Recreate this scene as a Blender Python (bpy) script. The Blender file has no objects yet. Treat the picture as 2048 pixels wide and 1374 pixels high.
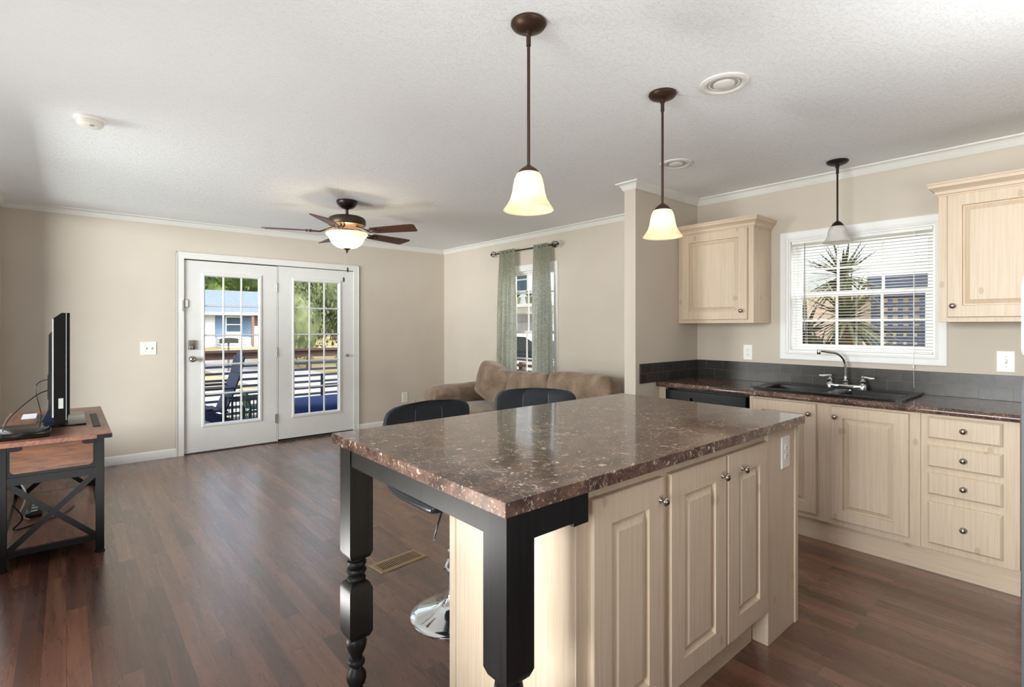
import bpy, bmesh, math, random
from mathutils import Vector, Matrix
random.seed(7)
PI = math.pi
C = bpy.context.scene.collection
SC = bpy.context.scene

# ------------------------------------------------------------------ camera, sky, sun, fill lamps, exposure
TH, F_PX, Y0, HC = 0.7132, 1030.0, 653.0, 1.351        # yaw, focal length in px, horizon row, eye height
W, D, XL, YR, ZC = 4.17, 6.335, -0.436, -3.0, 2.455     # right wall, far wall, left wall, rear wall, ceiling
cam = bpy.data.cameras.new('camera')
cam.sensor_width = 36.0
cam.lens = F_PX / 2048 * 36.0
cam.shift_y = (Y0 - 687.0) / 2048
cam.clip_start = 0.02
cam.clip_end = 300
co = bpy.data.objects.new('camera', cam)
C.objects.link(co)
co.location = (0, 0, HC)
co.rotation_euler = (PI / 2, 0, -TH)
SC.camera = co

SC.view_settings.view_transform = 'Standard'
SC.view_settings.look = 'None'
SC.view_settings.exposure = 0.0
SC.view_settings.gamma = 1.0
SC.view_settings.use_curve_mapping = False
try:
    SC.cycles.use_denoising = True
    SC.cycles.max_bounces = 12
    SC.cycles.diffuse_bounces = 6
    SC.cycles.glossy_bounces = 6
    SC.cycles.transparent_max_bounces = 24
    SC.cycles.transmission_bounces = 8
    SC.cycles.sample_clamp_indirect = 4.0
    SC.cycles.caustics_reflective = False
    SC.cycles.caustics_refractive = False
except Exception:
    pass

world = bpy.data.worlds.new('sky')
SC.world = world
world.use_nodes = True
wn = world.node_tree.nodes
wl = world.node_tree.links
sky = wn.new('ShaderNodeTexSky')
sky.sky_type = 'NISHITA'
sky.sun_disc = False
sky.sun_elevation = math.radians(42)
sky.sun_rotation = math.radians(150)
sky.air_density = 1.0
sky.dust_density = 5.0
hs = wn.new('ShaderNodeHueSaturation')
hs.inputs['Saturation'].default_value = .45
wl.new(sky.outputs[0], hs.inputs['Color'])
wl.new(hs.outputs[0], wn['Background'].inputs['Color'])
wn['Background'].inputs['Strength'].default_value = 0.52

def light(name, kind, loc, power, color=(1, 1, 1), target=None, size=None, sizey=None):
    l = bpy.data.lights.new(name, kind)
    l.energy = power
    l.color = color
    if kind == 'AREA':
        l.shape = 'RECTANGLE'
        l.size, l.size_y = size, sizey
    elif kind == 'POINT':
        l.shadow_soft_size = size
    o = bpy.data.objects.new(name, l)
    C.objects.link(o)
    o.location = loc
    if target is not None:
        d = Vector(target) - Vector(loc)
        o.rotation_euler = d.to_track_quat('-Z', 'Y').to_euler()
    return o

sun = light('sun', 'SUN', (-8, -9, 11), 1.8, (1, .95, .86), (0, 0, 0))
sun.data.angle = math.radians(1.2)
# area lamps added outside the left-wall windows, standing in for daylight
light('daylight_fill_left', 'AREA', (-4.3, 2.7, 1.6), 1250, (1, .985, .965), (2.5, 2.7, 1.4), 6.4, 2.0)
light('daylight_fill_side', 'AREA', (-1.3, .75, 1.35), 24, (1, .985, .965), (3.5, 1.1, 1.0), 1.4, 1.5)
# unseen lamps added to brighten the ceiling (left wall, behind the viewer, kitchen end)
light('ceiling_fill_left', 'AREA', (-.28, 2.55, .07), 56, (1, .98, .95), (-.12, 2.55, ZC), .25, 1.5)
light('ceiling_fill_rear', 'AREA', (1.0, -.9, .7), 16, (1, .98, .95), (1.5, -.4, ZC), .7, .7)
light('ceiling_fill_kitchen', 'AREA', (2.15, -.30, 1.58), 15, (1, .98, .95), (2.6, -.1, ZC), .6, .6)

# ------------------------------------------------------------------ materials
MATS = {}
def lin(r, g, b):
    f = lambda v: (v / 255 / 12.92) if v / 255 <= .04045 else ((v / 255 + .055) / 1.055) ** 2.4
    return (f(r), f(g), f(b), 1)

class NT:
    """small wrapper to wire procedural nodes"""
    def __init__(s, name):
        s.m = bpy.data.materials.new(name)
        s.m.use_nodes = True
        s.t = s.m.node_tree
        s.b = s.t.nodes['Principled BSDF']
        s.out = s.t.nodes['Material Output']
        MATS[name] = s.m
    def n(s, typ, **kw):
        x = s.t.nodes.new('ShaderNode' + typ)
        for k, v in kw.items():
            if k in x.inputs:
                x.inputs[k].default_value = v
            else:
                setattr(x, k, v)
        return x
    def l(s, a, b):
        s.t.links.new(a, b)
    def coord(s, scale=(1, 1, 1), rot=(0, 0, 0), kind='Object'):
        tc = s.n('TexCoord')
        mp = s.n('Mapping')
        mp.inputs['Scale'].default_value = scale
        mp.inputs['Rotation'].default_value = rot
        s.l(tc.outputs[kind], mp.inputs['Vector'])
        return mp.outputs[0]
    def noise(s, vec, scale=5, detail=4, rough=.5, dist=0):
        x = s.n('TexNoise')
        x.inputs['Scale'].default_value = scale
        x.inputs['Detail'].default_value = detail
        x.inputs['Roughness'].default_value = rough
        x.inputs['Distortion'].default_value = dist
        s.l(vec, x.inputs['Vector'])
        return x.outputs['Fac']
    def vor(s, vec, scale=5, feature='F1', out='Distance', rnd=1, dims='3D'):
        x = s.n('TexVoronoi', feature=feature, voronoi_dimensions=dims)
        x.inputs['Scale'].default_value = scale
        x.inputs['Randomness'].default_value = rnd
        s.l(vec, x.inputs['Vector'])
        return x.outputs[out]
    def ramp(s, fac, stops, interp='LINEAR'):
        x = s.n('ValToRGB')
        x.color_ramp.interpolation = interp
        e = x.color_ramp.elements
        while len(e) < len(stops):
            e.new(.5)
        for i, (p, c) in enumerate(stops):
            e[i].position = p
            e[i].color = c if len(c) == 4 else (*c, 1)
        s.l(fac, x.inputs[0])
        return x.outputs[0]
    def bw(s, fac, a, b):
        return s.ramp(fac, [(a, (0, 0, 0)), (b, (1, 1, 1))])
    def mix(s, fac, a, b, mode='MIX'):
        x = s.n('MixRGB', blend_type=mode)
        for v, i in ((fac, 0), (a, 1), (b, 2)):
            if isinstance(v, (int, float)):
                x.inputs[i].default_value = v
            elif isinstance(v, tuple):
                x.inputs[i].default_value = v if len(v) == 4 else (*v, 1)
            else:
                s.l(v, x.inputs[i])
        return x.outputs[0]
    def math(s, op, a, b=0.0):
        x = s.n('Math', operation=op)
        for v, i in ((a, 0), (b, 1)):
            if isinstance(v, (int, float)):
                x.inputs[i].default_value = v
            else:
                s.l(v, x.inputs[i])
        return x.outputs[0]
    def bump(s, h, strength=.3, dist=.01):
        x = s.n('Bump')
        x.inputs['Strength'].default_value = strength
        x.inputs['Distance'].default_value = dist
        s.l(h, x.inputs['Height'])
        s.l(x.outputs[0], s.b.inputs['Normal'])
    def set(s, **kw):
        for k, v in kw.items():
            k = {'rough': 'Roughness', 'metal': 'Metallic', 'spec': 'Specular IOR Level', 'base': 'Base Color', 'coat': 'Coat Weight',
                 'coatr': 'Coat Roughness', 'sheen': 'Sheen Weight', 'ior': 'IOR', 'emit': 'Emission Color', 'emits': 'Emission Strength'}[k]
            if isinstance(v, (int, float, tuple)):
                s.b.inputs[k].default_value = v
            else:
                s.l(v, s.b.inputs[k])
        return s

def plain(name, rgb, rough=.5, metal=0, spec=.5, var=.06, vs=8, **kw):
    """one colour with a faint procedural variation"""
    t = NT(name)
    v = t.coord()
    n = t.noise(v, vs, 5)
    c = lin(*rgb)
    hi = tuple(min(1, x * (1 + var)) for x in c[:3])
    lo = tuple(x * (1 - var) for x in c[:3])
    t.set(base=t.ramp(n, [(.3, lo), (.7, hi)]), rough=rough, metal=metal, spec=spec, **kw)
    return t.m

def build_materials():
    # painted wall
    t = NT('wall_paint')
    v = t.coord()
    n = t.noise(v, 2.2, 3)
    t.set(base=t.ramp(n, [(.3, lin(205, 196, 183)), (.7, lin(210, 201, 189))]), rough=.75, spec=.25)
    t.bump(t.noise(t.coord((1, 1, .25)), 160, 2), .08, .002)
    # knock-down ceiling
    t = NT('ceiling_texture')
    v = t.coord((1, 1.9, 1), (0, 0, .5))
    n = t.bw(t.noise(v, 34, 6, .65, 1.2), .50, .68)
    t.set(base=lin(240, 244, 247), rough=.9, spec=.15)
    t.bump(n, .42, .0035)
    # plank floor, boards along Y
    t = NT('plank_floor')
    v = t.coord((1, 1, 1), (0, 0, PI / 2))
    br = t.n('TexBrick')
    br.offset = .37
    for k, val in {'Scale': 1.0, 'Mortar Size': .0012, 'Mortar Smooth': .3, 'Bias': 0, 'Brick Width': .74, 'Row Height': .076}.items():
        br.inputs[k].default_value = val
    br.inputs['Color1'].default_value = (0, 0, 0, 1)
    br.inputs['Color2'].default_value = (1, 1, 1, 1)
    br.inputs['Mortar'].default_value = (.4, .4, .4, 1)
    t.l(v, br.inputs['Vector'])
    off = t.n('VectorMath', operation='ADD')
    sc = t.n('VectorMath', operation='SCALE')
    sc.inputs['Scale'].default_value = 7.0
    t.l(br.outputs['Color'], sc.inputs[0])
    t.l(t.coord((26, 1.6, 1)), off.inputs[0])
    t.l(sc.outputs[0], off.inputs[1])
    g = t.noise(off.outputs[0], 1.6, 6, .55, .2)
    g2 = t.noise(off.outputs[0], .7, 3, .5, .3)
    tone = t.mix(.30, t.mix(.72, g, g2), br.outputs['Color'])
    col = t.ramp(tone, [(.28, lin(70, 43, 35)), (.45, lin(93, 60, 49)), (.57, lin(110, 73, 59)), (.74, lin(136, 94, 74))])
    col = t.mix(t.math('MULTIPLY', br.outputs['Fac'], .5), col, lin(50, 32, 26))
    t.set(base=col, rough=t.ramp(g, [(.3, (.24, .24, .24)), (.7, (.33, .33, .33))]), spec=.8, coat=.6, coatr=.26)
    t.bump(g, .03, .001)
    # pickled pine cabinets (grain along Z) and the same boards lying along Y
    for name, sc3 in (('pickled_pine', (70, 70, 2.2)), ('pickled_pine_lying', (70, 2.2, 70))):
        t = NT(name)
        v = t.coord(sc3)
        g = t.noise(v, 1.5, 6, .55, .4)
        big = t.noise(t.coord(tuple(x ** .5 for x in sc3)), 1.4, 2)
        col = t.ramp(g, [(.25, lin(201, 180, 156)), (.5, lin(212, 193, 170)), (.8, lin(220, 203, 183))])
        col = t.mix(t.math('MULTIPLY', t.bw(big, .45, .75), .30), col, lin(214, 188, 164))
        sx = t.n('SeparateXYZ')
        t.l(t.coord(), sx.inputs[0])
        cb = t.n('CombineXYZ')
        across = t.math('ADD', sx.outputs[0], sx.outputs[1])
        t.l(across if sc3[2] < 5 else t.math('MULTIPLY', across, .6), cb.inputs[0])
        t.l(t.math('MULTIPLY', sx.outputs[2], .6) if sc3[2] < 5 else sx.outputs[2], cb.inputs[1])
        kv = cb.outputs[0]
        kd = t.vor(kv, 6.0, dims='2D')
        kr = t.vor(kv, 6.0, out='Color', dims='2D')
        sep = t.n('SeparateColor')
        t.l(kr, sep.inputs[0])
        km = t.math('MULTIPLY', t.math('SUBTRACT', 1.0, t.bw(kd, .04, .085)), t.math('GREATER_THAN', sep.outputs[0], .66))
        ring = t.math('MULTIPLY', km, t.math('ADD', .35, t.math('MULTIPLY', t.bw(kd, .02, .10), .35)))
        col = t.mix(ring, col, lin(160, 122, 92))
        t.set(base=col, rough=.42, spec=.4)
        t.bump(g, .05, .002)
    # marbled laminate
    t = NT('marbled_laminate')
    v = t.coord()
    wob = t.n('TexNoise')
    wob.inputs['Scale'].default_value = 9
    wob.inputs['Detail'].default_value = 3
    t.l(v, wob.inputs['Vector'])
    ad = t.n('VectorMath', operation='MULTIPLY_ADD')
    t.l(wob.outputs['Color'], ad.inputs[0])
    ad.inputs[1].default_value = (.10, .10, .10)
    t.l(v, ad.inputs[2])
    dv = ad.outputs[0]
    base = t.ramp(t.noise(dv, 14, 8, .7), [(.3, lin(52, 40, 39)), (.46, lin(84, 65, 59)), (.58, lin(112, 86, 76)), (.75, lin(142, 114, 99))])
    fv_ = t.n('VectorMath', operation='MULTIPLY_ADD')
    wob2 = t.n('TexNoise')
    wob2.inputs['Scale'].default_value = 45
    wob2.inputs['Detail'].default_value = 2
    t.l(v, wob2.inputs['Vector'])
    t.l(wob2.outputs['Color'], fv_.inputs[0])
    fv_.inputs[1].default_value = (.030, .030, .030)
    t.l(dv, fv_.inputs[2])
    def flecks(sc, lo, hi, keep, ch):
        d_ = t.vor(fv_.outputs[0], sc)
        sp = t.n('SeparateColor')
        t.l(t.vor(fv_.outputs[0], sc, out='Color'), sp.inputs[0])
        return t.math('MULTIPLY', t.math('SUBTRACT', 1, t.bw(d_, lo, hi)), t.math('GREATER_THAN', sp.outputs[ch], keep))
    f1 = flecks(34, .14, .32, .84, 0)
    f2 = flecks(110, .2, .42, .72, 1)
    nv = t.math('ABSOLUTE', t.math('SUBTRACT', t.noise(dv, 11, 3, .6, .7), .5))
    vein = t.math('MULTIPLY', t.math('SUBTRACT', 1, t.bw(nv, .004, .014)), t.bw(t.noise(v, 7, 2), .50, .60))
    fine = t.bw(t.noise(dv, 95, 4, .7), .60, .74)
    m = t.math('MAXIMUM', t.math('MULTIPLY', f1, .85), t.math('MULTIPLY', vein, .6))
    m = t.math('MAXIMUM', m, t.math('MULTIPLY', f2, .5))
    m = t.math('MAXIMUM', m, t.math('MULTIPLY', fine, .32))
    t.set(base=t.mix(m, base, lin(222, 204, 186)), rough=.09, spec=.5)
    # metals and plain finishes
    plain('trim_white', (228, 228, 224), .45, var=.02)
    plain('door_white', (226, 227, 225), .4, var=.02)
    plain('vinyl_white', (240, 241, 240), .4, var=.01)
    plain('switch_white', (238, 236, 230), .35, var=.01)
    plain('slot_dark', (40, 38, 36), .6)
    plain('gap_black', (14, 14, 14), .8)
    plain('weather_strip', (70, 66, 60), .7)
    t = NT('black_paint')
    g = t.noise(t.coord((30, 30, 2)), 2, 5)
    t.set(base=t.ramp(g, [(.3, lin(19, 19, 20)), (.7, lin(29, 29, 30))]), rough=.42, spec=.3)
    t.bump(g, .08, .002)
    plain('bronze', (74, 56, 46), .38, .7, var=.15)
    plain('bronze_dark', (48, 44, 42), .35, .7, var=.1)
    plain('fan_bronze', (66, 52, 44), .4, .55, var=.15)
    plain('nickel', (172, 164, 154), .27, 1)
    plain('chrome', (225, 228, 232), .07, 1, var=.01)
    plain('steel_fridge', (196, 198, 202), .24, 1, var=.02)
    plain('fridge_side', (66, 67, 71), .5, 0)
    plain('sink_black', (14, 14, 15), .22, 0, .5)
    plain('dishwasher_black', (20, 22, 24), .28, 0, .3)
    plain('leather', (46, 52, 59), .34, 0, .5, var=.12, vs=60)
    plain('stitch', (112, 118, 124), .6)
    plain('tv_black', (16, 16, 17), .12, 0, .6)
    plain('tv_back', (26, 26, 28), .35, 0, .5)
    plain('silver_label', (170, 172, 172), .4)
    plain('screen_glass', (10, 11, 14), .06, 0, .6)
    plain('foot_gloss', (34, 44, 60), .08, 0, .7)
    plain('metal_black', (15, 15, 18), .45, .0, .25, var=.1)
    plain('paper_white', (228, 230, 234), .7, var=.02)
    plain('cable_black', (18, 18, 19), .5)
    plain('cable_white', (205, 208, 212), .5)
    plain('vent_tan', (166, 142, 112), .4, .4)
    plain('rod_black', (34, 30, 28), .4, .5)
    plain('pull_dark', (40, 36, 32), .5)
    t = NT('fan_blade')
    g = t.noise(t.coord((2, 2, 30)), 8, 6)
    t.set(base=t.ramp(g, [(.3, lin(70, 36, 26)), (.7, lin(98, 54, 38))]), rough=.45)
    # rustic wood of the tv stand
    for name, a, b, c3, rz in (('rustic_front', (50, 26, 10), (100, 55, 20), (130, 78, 33), 0), ('rustic_top', (86, 54, 44), (128, 84, 66), (150, 104, 82), 1)):
        t = NT(name)
        v = t.coord((2.2, 2.2, 14) if rz == 0 else (14, 2.2, 14))
        g = t.noise(v, 2.2, 7, .6, 1.2)
        kd = t.vor(t.coord((1, 1, 2.2) if rz == 0 else (2.2, 1, 2.2)), 5.0)
        col = t.ramp(g, [(.28, lin(*a)), (.52, lin(*b)), (.75, lin(*c3))])
        col = t.mix(t.math('MULTIPLY', t.math('SUBTRACT', 1, t.bw(kd, .04, .16)), .7), col, lin(58, 34, 20))
        t.set(base=col, rough=.35, spec=.5)
    # dark glazed tile
    t = NT('dark_tile')
    v = t.coord((1, 1, 1))
    tc = t.n('TexCoord')
    sx = t.n('SeparateXYZ')
    t.l(tc.outputs['Object'], sx.inputs[0])
    cb = t.n('CombineXYZ')
    t.l(t.math('ADD', sx.outputs[0], sx.outputs[1]), cb.inputs[0])
    t.l(sx.outputs[2], cb.inputs[1])
    br = t.n('TexBrick')
    br.offset = .5
    for k, val in {'Scale': 1.0, 'Mortar Size': .0016, 'Mortar Smooth': .2, 'Brick Width': .152, 'Row Height': .0765}.items():
        br.inputs[k].default_value = val
    br.inputs['Color1'].default_value = lin(46, 44, 42)
    br.inputs['Color2'].default_value = lin(64, 61, 58)
    br.inputs['Mortar'].default_value = lin(112, 106, 100)
    t.l(cb.outputs[0], br.inputs['Vector'])
    n = t.noise(v, 22, 5, .6)
    t.set(base=t.mix(.35, br.outputs['Color'], t.ramp(n, [(.3, lin(38, 36, 35)), (.7, lin(78, 74, 70))])), rough=.3, spec=.35)
    t.bump(t.math('SUBTRACT', 1, br.outputs['Fac']), .5, .002)
    # suede sofa
    t = NT('suede')
    v = t.coord()
    n = t.noise(v, 5, 6, .6, .6)
    t.set(base=t.ramp(n, [(.3, lin(118, 99, 82)), (.52, lin(144, 124, 105)), (.72, lin(168, 151, 133))]), rough=.9, spec=.15, sheen=.35)
    t.bump(t.noise(v, 9, 4, .5, .8), .35, .02)
    # curtain cloth
    t = NT('curtain_cloth')
    v = t.coord()
    n = t.bw(t.noise(v, 42, 3, .6, 2.5), .44, .58)
    col = t.mix(n, lin(124, 124, 108), lin(184, 186, 170))
    t.set(base=col, rough=.85, spec=.1)
    tr = t.n('BsdfTranslucent')
    t.l(t.mix(n, lin(222, 226, 216), lin(253, 254, 253)), tr.inputs[0])
    mx = t.n('MixShader')
    mx.inputs[0].default_value = .80
    t.l(t.b.outputs[0], mx.inputs[1])
    t.l(tr.outputs[0], mx.inputs[2])
    t.l(mx.outputs[0], t.out.inputs[0])
    # clear panes
    t = NT('clear_glass')
    gl = t.n('BsdfGlossy')
    gl.inputs['Roughness'].default_value = .02
    tp = t.n('BsdfTransparent')
    tp.inputs[0].default_value = (.95, .97, .97, 1)
    fr_ = t.n('Fresnel')
    fr_.inputs[0].default_value = 1.45
    mx = t.n('MixShader')
    geo = t.n('NewGeometry')
    t.l(t.math('MULTIPLY', fr_.outputs[0], t.math('SUBTRACT', 1.0, geo.outputs['Backfacing'])), mx.inputs[0])
    t.l(tp.outputs[0], mx.inputs[1])
    t.l(gl.outputs[0], mx.inputs[2])
    t.l(mx.outputs[0], t.out.inputs[0])
    # lamp glass: lit alabaster, unlit frosted
    for name, strength, col in (('lit_glass', .5, (1, .80, .52, 1)), ('lit_bowl', .35, (1, .82, .50, 1))):
        t = NT(name)
        v = t.coord()
        n = t.noise(v, 14, 4, .6, 1)
        t.set(base=t.ramp(n, [(.3, lin(236, 214, 178)), (.7, lin(250, 240, 222))]), rough=.3, emit=col, emits=strength)
        tr = t.n('BsdfTranslucent')
        tr.inputs[0].default_value = (1, .93, .80, 1)
        mx = t.n('MixShader')
        mx.inputs[0].default_value = .55 if name == 'lit_glass' else .16
        t.l(t.b.outputs[0], mx.inputs[1])
        t.l(tr.outputs[0], mx.inputs[2])
        t.l(mx.outputs[0], t.out.inputs[0])
    t = NT('frosted_glass')
    n = t.noise(t.coord(), 16, 4, .6, 1)
    t.set(base=t.ramp(n, [(.3, lin(222, 222, 218)), (.7, lin(246, 246, 244))]), rough=.25)
    tr = t.n('BsdfTranslucent')
    tr.inputs[0].default_value = (.95, .95, .94, 1)
    mx = t.n('MixShader')
    mx.inputs[0].default_value = .5
    t.l(t.b.outputs[0], mx.inputs[1])
    t.l(tr.outputs[0], mx.inputs[2])
    t.l(mx.outputs[0], t.out.inputs[0])
    t = NT('bulb_glow')
    t.set(base=(1, .95, .85, 1), emit=(1, .86, .62, 1), emits=14.0)
    plain('bulb_off', (226, 226, 222), .3, var=.01)
    # blind slat: thin white vinyl that lets some light through
    t = NT('blind_vinyl')
    t.set(base=lin(242, 242, 240), rough=.5)
    tr = t.n('BsdfTranslucent')
    tr.inputs[0].default_value = (.92, .92, .91, 1)
    mx = t.n('MixShader')
    mx.inputs[0].default_value = .4
    t.l(t.b.outputs[0], mx.inputs[1])
    t.l(tr.outputs[0], mx.inputs[2])
    t.l(mx.outputs[0], t.out.inputs[0])
    # outdoors
    t = NT('yard')
    v = t.coord()
    n = t.noise(v, .25, 6, .65)
    col = t.ramp(n, [(.35, lin(128, 118, 78)), (.5, lin(156, 142, 102)), (.65, lin(176, 162, 128))])
    t.set(base=col, rough=.95, spec=.1)
    plain('driveway', (160, 156, 154), .9, var=.08, vs=3)
    plain('white_siding', (214, 217, 222), .6, var=.03)
    plain('bright_siding', (240, 242, 244), .6, var=.02)
    plain('blue_siding', (92, 118, 148), .6)
    plain('roof_shingle', (112, 126, 146), .8, var=.15, vs=6)
    plain('brick_brown', (120, 96, 86), .85, var=.2, vs=10)
    plain('window_dark', (64, 80, 98), .15)
    plain('peach_siding', (240, 212, 186), .8, var=.1, vs=4)
    plain('lattice_paint', (92, 100, 122), .6)
    plain('deck_board', (86, 100, 128), .75, var=.15, vs=10)
    plain('rail_brown', (84, 62, 54), .7, var=.2, vs=10)
    plain('rail_slat', (44, 52, 74), .6, var=.1)
    plain('navy_plastic', (30, 44, 82), .5, var=.12)
    plain('maroon_wood', (64, 34, 44), .6, var=.15)
    plain('green_plastic', (28, 92, 76), .5)
    plain('navy_cushion', (38, 64, 122), .8, var=.12)
    plain('wire_dark', (40, 48, 66), .4, .4)
    plain('car_white', (232, 232, 234), .25, var=.01)
    plain('car_glass', (40, 52, 62), .08)
    plain('tyre', (30, 30, 30), .8)
    plain('plant_pot', (150, 142, 112), .8)
    plain('bark', (96, 80, 64), .9, var=.2)
    for name, a, b in (('leaf_green', (56, 82, 38), (118, 134, 66)), ('leaf_olive', (64, 76, 50), (128, 136, 98)), ('leaf_dark', (40, 56, 36), (84, 98, 60)),
                       ('leaf_rust', (120, 86, 52), (190, 148, 92)), ('yucca_leaf', (56, 62, 40), (112, 112, 78))):
        t = NT(name)
        n = t.noise(t.coord(), 2.5, 5, .6)
        t.set(base=t.ramp(n, [(.32, lin(*a)), (.68, lin(*b))]), rough=.7, spec=.2)
build_materials()

# ------------------------------------------------------------------ mesh helpers
class MB:
    def __init__(s):
        s.b = bmesh.new()
    def _fin(s, geom_verts, bev, seg):
        if bev:
            es = list({e for v in geom_verts for e in v.link_edges})
            bmesh.ops.bevel(s.b, geom=es, offset=bev, offset_type='OFFSET', segments=seg, profile=.5, affect='EDGES', clamp_overlap=True)
    def box(s, x0, x1, y0, y1, z0, z1, bev=0, seg=1, mtx=None):
        vs = [s.b.verts.new((x, y, z)) for z in (z0, z1) for y in (y0, y1) for x in (x0, x1)]
        for f in ((0, 2, 3, 1), (4, 5, 7, 6), (0, 1, 5, 4), (2, 6, 7, 3), (0, 4, 6, 2), (1, 3, 7, 5)):
            s.b.faces.new([vs[i] for i in f])
        if mtx is not None:
            bmesh.ops.transform(s.b, matrix=mtx, verts=vs)
        s._fin(vs, bev, seg)
        return s
    def bar(s, p, q, w, h=None, bev=0, up=(0, 0, 1)):
        """square-section bar from p to q"""
        h = h or w
        p, q = Vector(p), Vector(q)
        d = (q - p)
        L = d.length
        d.normalize()
        u = Vector(up)
        if abs(d.dot(u)) > .98:
            u = Vector((1, 0, 0))
        r = d.cross(u).normalized()
        u = r.cross(d).normalized()
        m = Matrix(((r.x, d.x, u.x, p.x), (r.y, d.y, u.y, p.y), (r.z, d.z, u.z, p.z), (0, 0, 0, 1)))
        return s.box(-w / 2, w / 2, 0, L, -h / 2, h / 2, bev, 1, m)
    def lathe(s, prof, c=(0, 0, 0), n=24, axis='Z', mtx=None, caps=True):
        """prof: list of (r, h)"""
        rings = []
        def P(r, h, a):
            x, y = r * math.cos(a), r * math.sin(a)
            v = {'Z': (x, y, h), 'X': (h, x, y), 'Y': (x, h, y)}[axis]
            return Vector((v[0] + c[0], v[1] + c[1], v[2] + c[2]))
        new = []
        for r, h in prof:
            if r < 1e-5:
                v = s.b.verts.new(P(0, h, 0)); rings.append([v]); new.append(v)
            else:
                ring = [s.b.verts.new(P(r, h, 2 * PI * i / n)) for i in range(n)]
                rings.append(ring); new += ring
        for a, b in zip(rings, rings[1:]):
            for i in range(n):
                j = (i + 1) % n
                if len(a) == 1 and len(b) == 1:
                    break
                if len(a) == 1:
                    s.b.faces.new((a[0], b[j], b[i]))
                elif len(b) == 1:
                    s.b.faces.new((a[i], a[j], b[0]))
                else:
                    s.b.faces.new((a[i], a[j], b[j], b[i]))
        if caps:
            for ring in (rings[0], rings[-1]):
                if len(ring) > 1:
                    s.b.faces.new(ring)
        if mtx is not None:
            bmesh.ops.transform(s.b, matrix=mtx, verts=new)
        return s
    def cyl(s, c, r, z0, z1, n=20, axis='Z'):
        return s.lathe([(r, z0), (r, z1)], c, n, axis)
    def tube(s, pts, r, n=10, closed=False):
        pts = [Vector(p) for p in pts]
        rs = r if isinstance(r, (list, tuple)) else [r] * len(pts)
        rings = []
        N = len(pts)
        prev = None
        for i, p in enumerate(pts):
            a = pts[(i - 1) % N] if (closed or i) else p
            b = pts[(i + 1) % N] if (closed or i < N - 1) else p
            d = (b - a).normalized()
            if prev is None:
                u = Vector((0, 0, 1)) if abs(d.z) < .9 else Vector((1, 0, 0))
            else:
                u = prev
            u = (u - d * u.dot(d)).normalized()
            w = d.cross(u)
            prev = u
            rings.append([s.b.verts.new(p + (u * math.cos(2 * PI * k / n) + w * math.sin(2 * PI * k / n)) * rs[i]) for k in range(n)])
        rng = range(N) if closed else range(N - 1)
        for i in rng:
            A, B = rings[i], rings[(i + 1) % N]
            for k in range(n):
                j = (k + 1) % n
                s.b.faces.new((A[k], A[j], B[j], B[k]))
        if not closed:
            s.b.faces.new(rings[0]); s.b.faces.new(rings[-1])
        return s
    def rings(s, rects, M):
        """nested rectangles (u0,u1,v0,v1,n) bridged into a panelled slab; M maps (u,v,n) to xyz"""
        R = []
        for u0, u1, v0, v1, n in rects:
            R.append([s.b.verts.new(M(u, v, n)) for u, v in ((u0, v0), (u1, v0), (u1, v1), (u0, v1))])
        for a, b in zip(R, R[1:]):
            for i in range(4):
                j = (i + 1) % 4
                s.b.faces.new((a[i], a[j], b[j], b[i]))
        s.b.faces.new(R[0]); s.b.faces.new(R[-1])
        return s
    def slab(s, us, vs, n0, n1, M, holes=()):
        """grid slab with cells left out; welded so coplanar faces show no seams"""
        V = {}
        def v(i, j, k):
            if (i, j, k) not in V:
                V[(i, j, k)] = s.b.verts.new(M(us[i], vs[j], (n0, n1)[k]))
            return V[(i, j, k)]
        nu, nv = len(us) - 1, len(vs) - 1
        solid = lambda i, j: 0 <= i < nu and 0 <= j < nv and (i, j) not in holes
        for i in range(nu):
            for j in range(nv):
                if not solid(i, j):
                    continue
                for k in (0, 1):
                    s.b.faces.new([v(i, j, k), v(i + 1, j, k), v(i + 1, j + 1, k), v(i, j + 1, k)])
                for di, dj, a, b in ((-1, 0, (i, j), (i, j + 1)), (1, 0, (i + 1, j), (i + 1, j + 1)), (0, -1, (i, j), (i + 1, j)), (0, 1, (i, j + 1), (i + 1, j + 1))):
                    if not solid(i + di, j + dj):
                        s.b.faces.new([v(*a, 0), v(*b, 0), v(*b, 1), v(*a, 1)])
        return s
    def prism(s, poly, n0, n1, M, bev=0):
        A = [s.b.verts.new(M(u, v, n0)) for u, v in poly]
        B = [s.b.verts.new(M(u, v, n1)) for u, v in poly]
        k = len(poly)
        s.b.faces.new(A); s.b.faces.new(B)
        for i in range(k):
            j = (i + 1) % k
            s.b.faces.new((A[i], A[j], B[j], B[i]))
        s._fin(A + B, bev, 2) if bev else None
        return s
    def sweep(s, path, prof, closed=False):
        """mitred moulding: path in plan, room on the right of the walking direction; prof = (out, z)"""
        P = [Vector((p[0], p[1])) for p in path]
        rows = []
        for i, p in enumerate(P):
            dirs = []
            if i > 0:
                dirs.append((p - P[i - 1]).normalized())
            if i < len(P) - 1:
                dirs.append((P[i + 1] - p).normalized())
            ns = [Vector((d.y, -d.x)) for d in dirs]
            m = sum(ns, Vector((0, 0)))
            m = m / (m.dot(ns[0])) if len(ns) == 2 else ns[0]
            rows.append([s.b.verts.new((p.x + m.x * o, p.y + m.y * o, z)) for o, z in prof])
        k = len(prof)
        for a, b in zip(rows, rows[1:]):
            for i in range(k):
                j = (i + 1) % k
                s.b.faces.new((a[i], a[j], b[j], b[i]))
        s.b.faces.new(rows[0]); s.b.faces.new(rows[-1])
        return s
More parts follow.
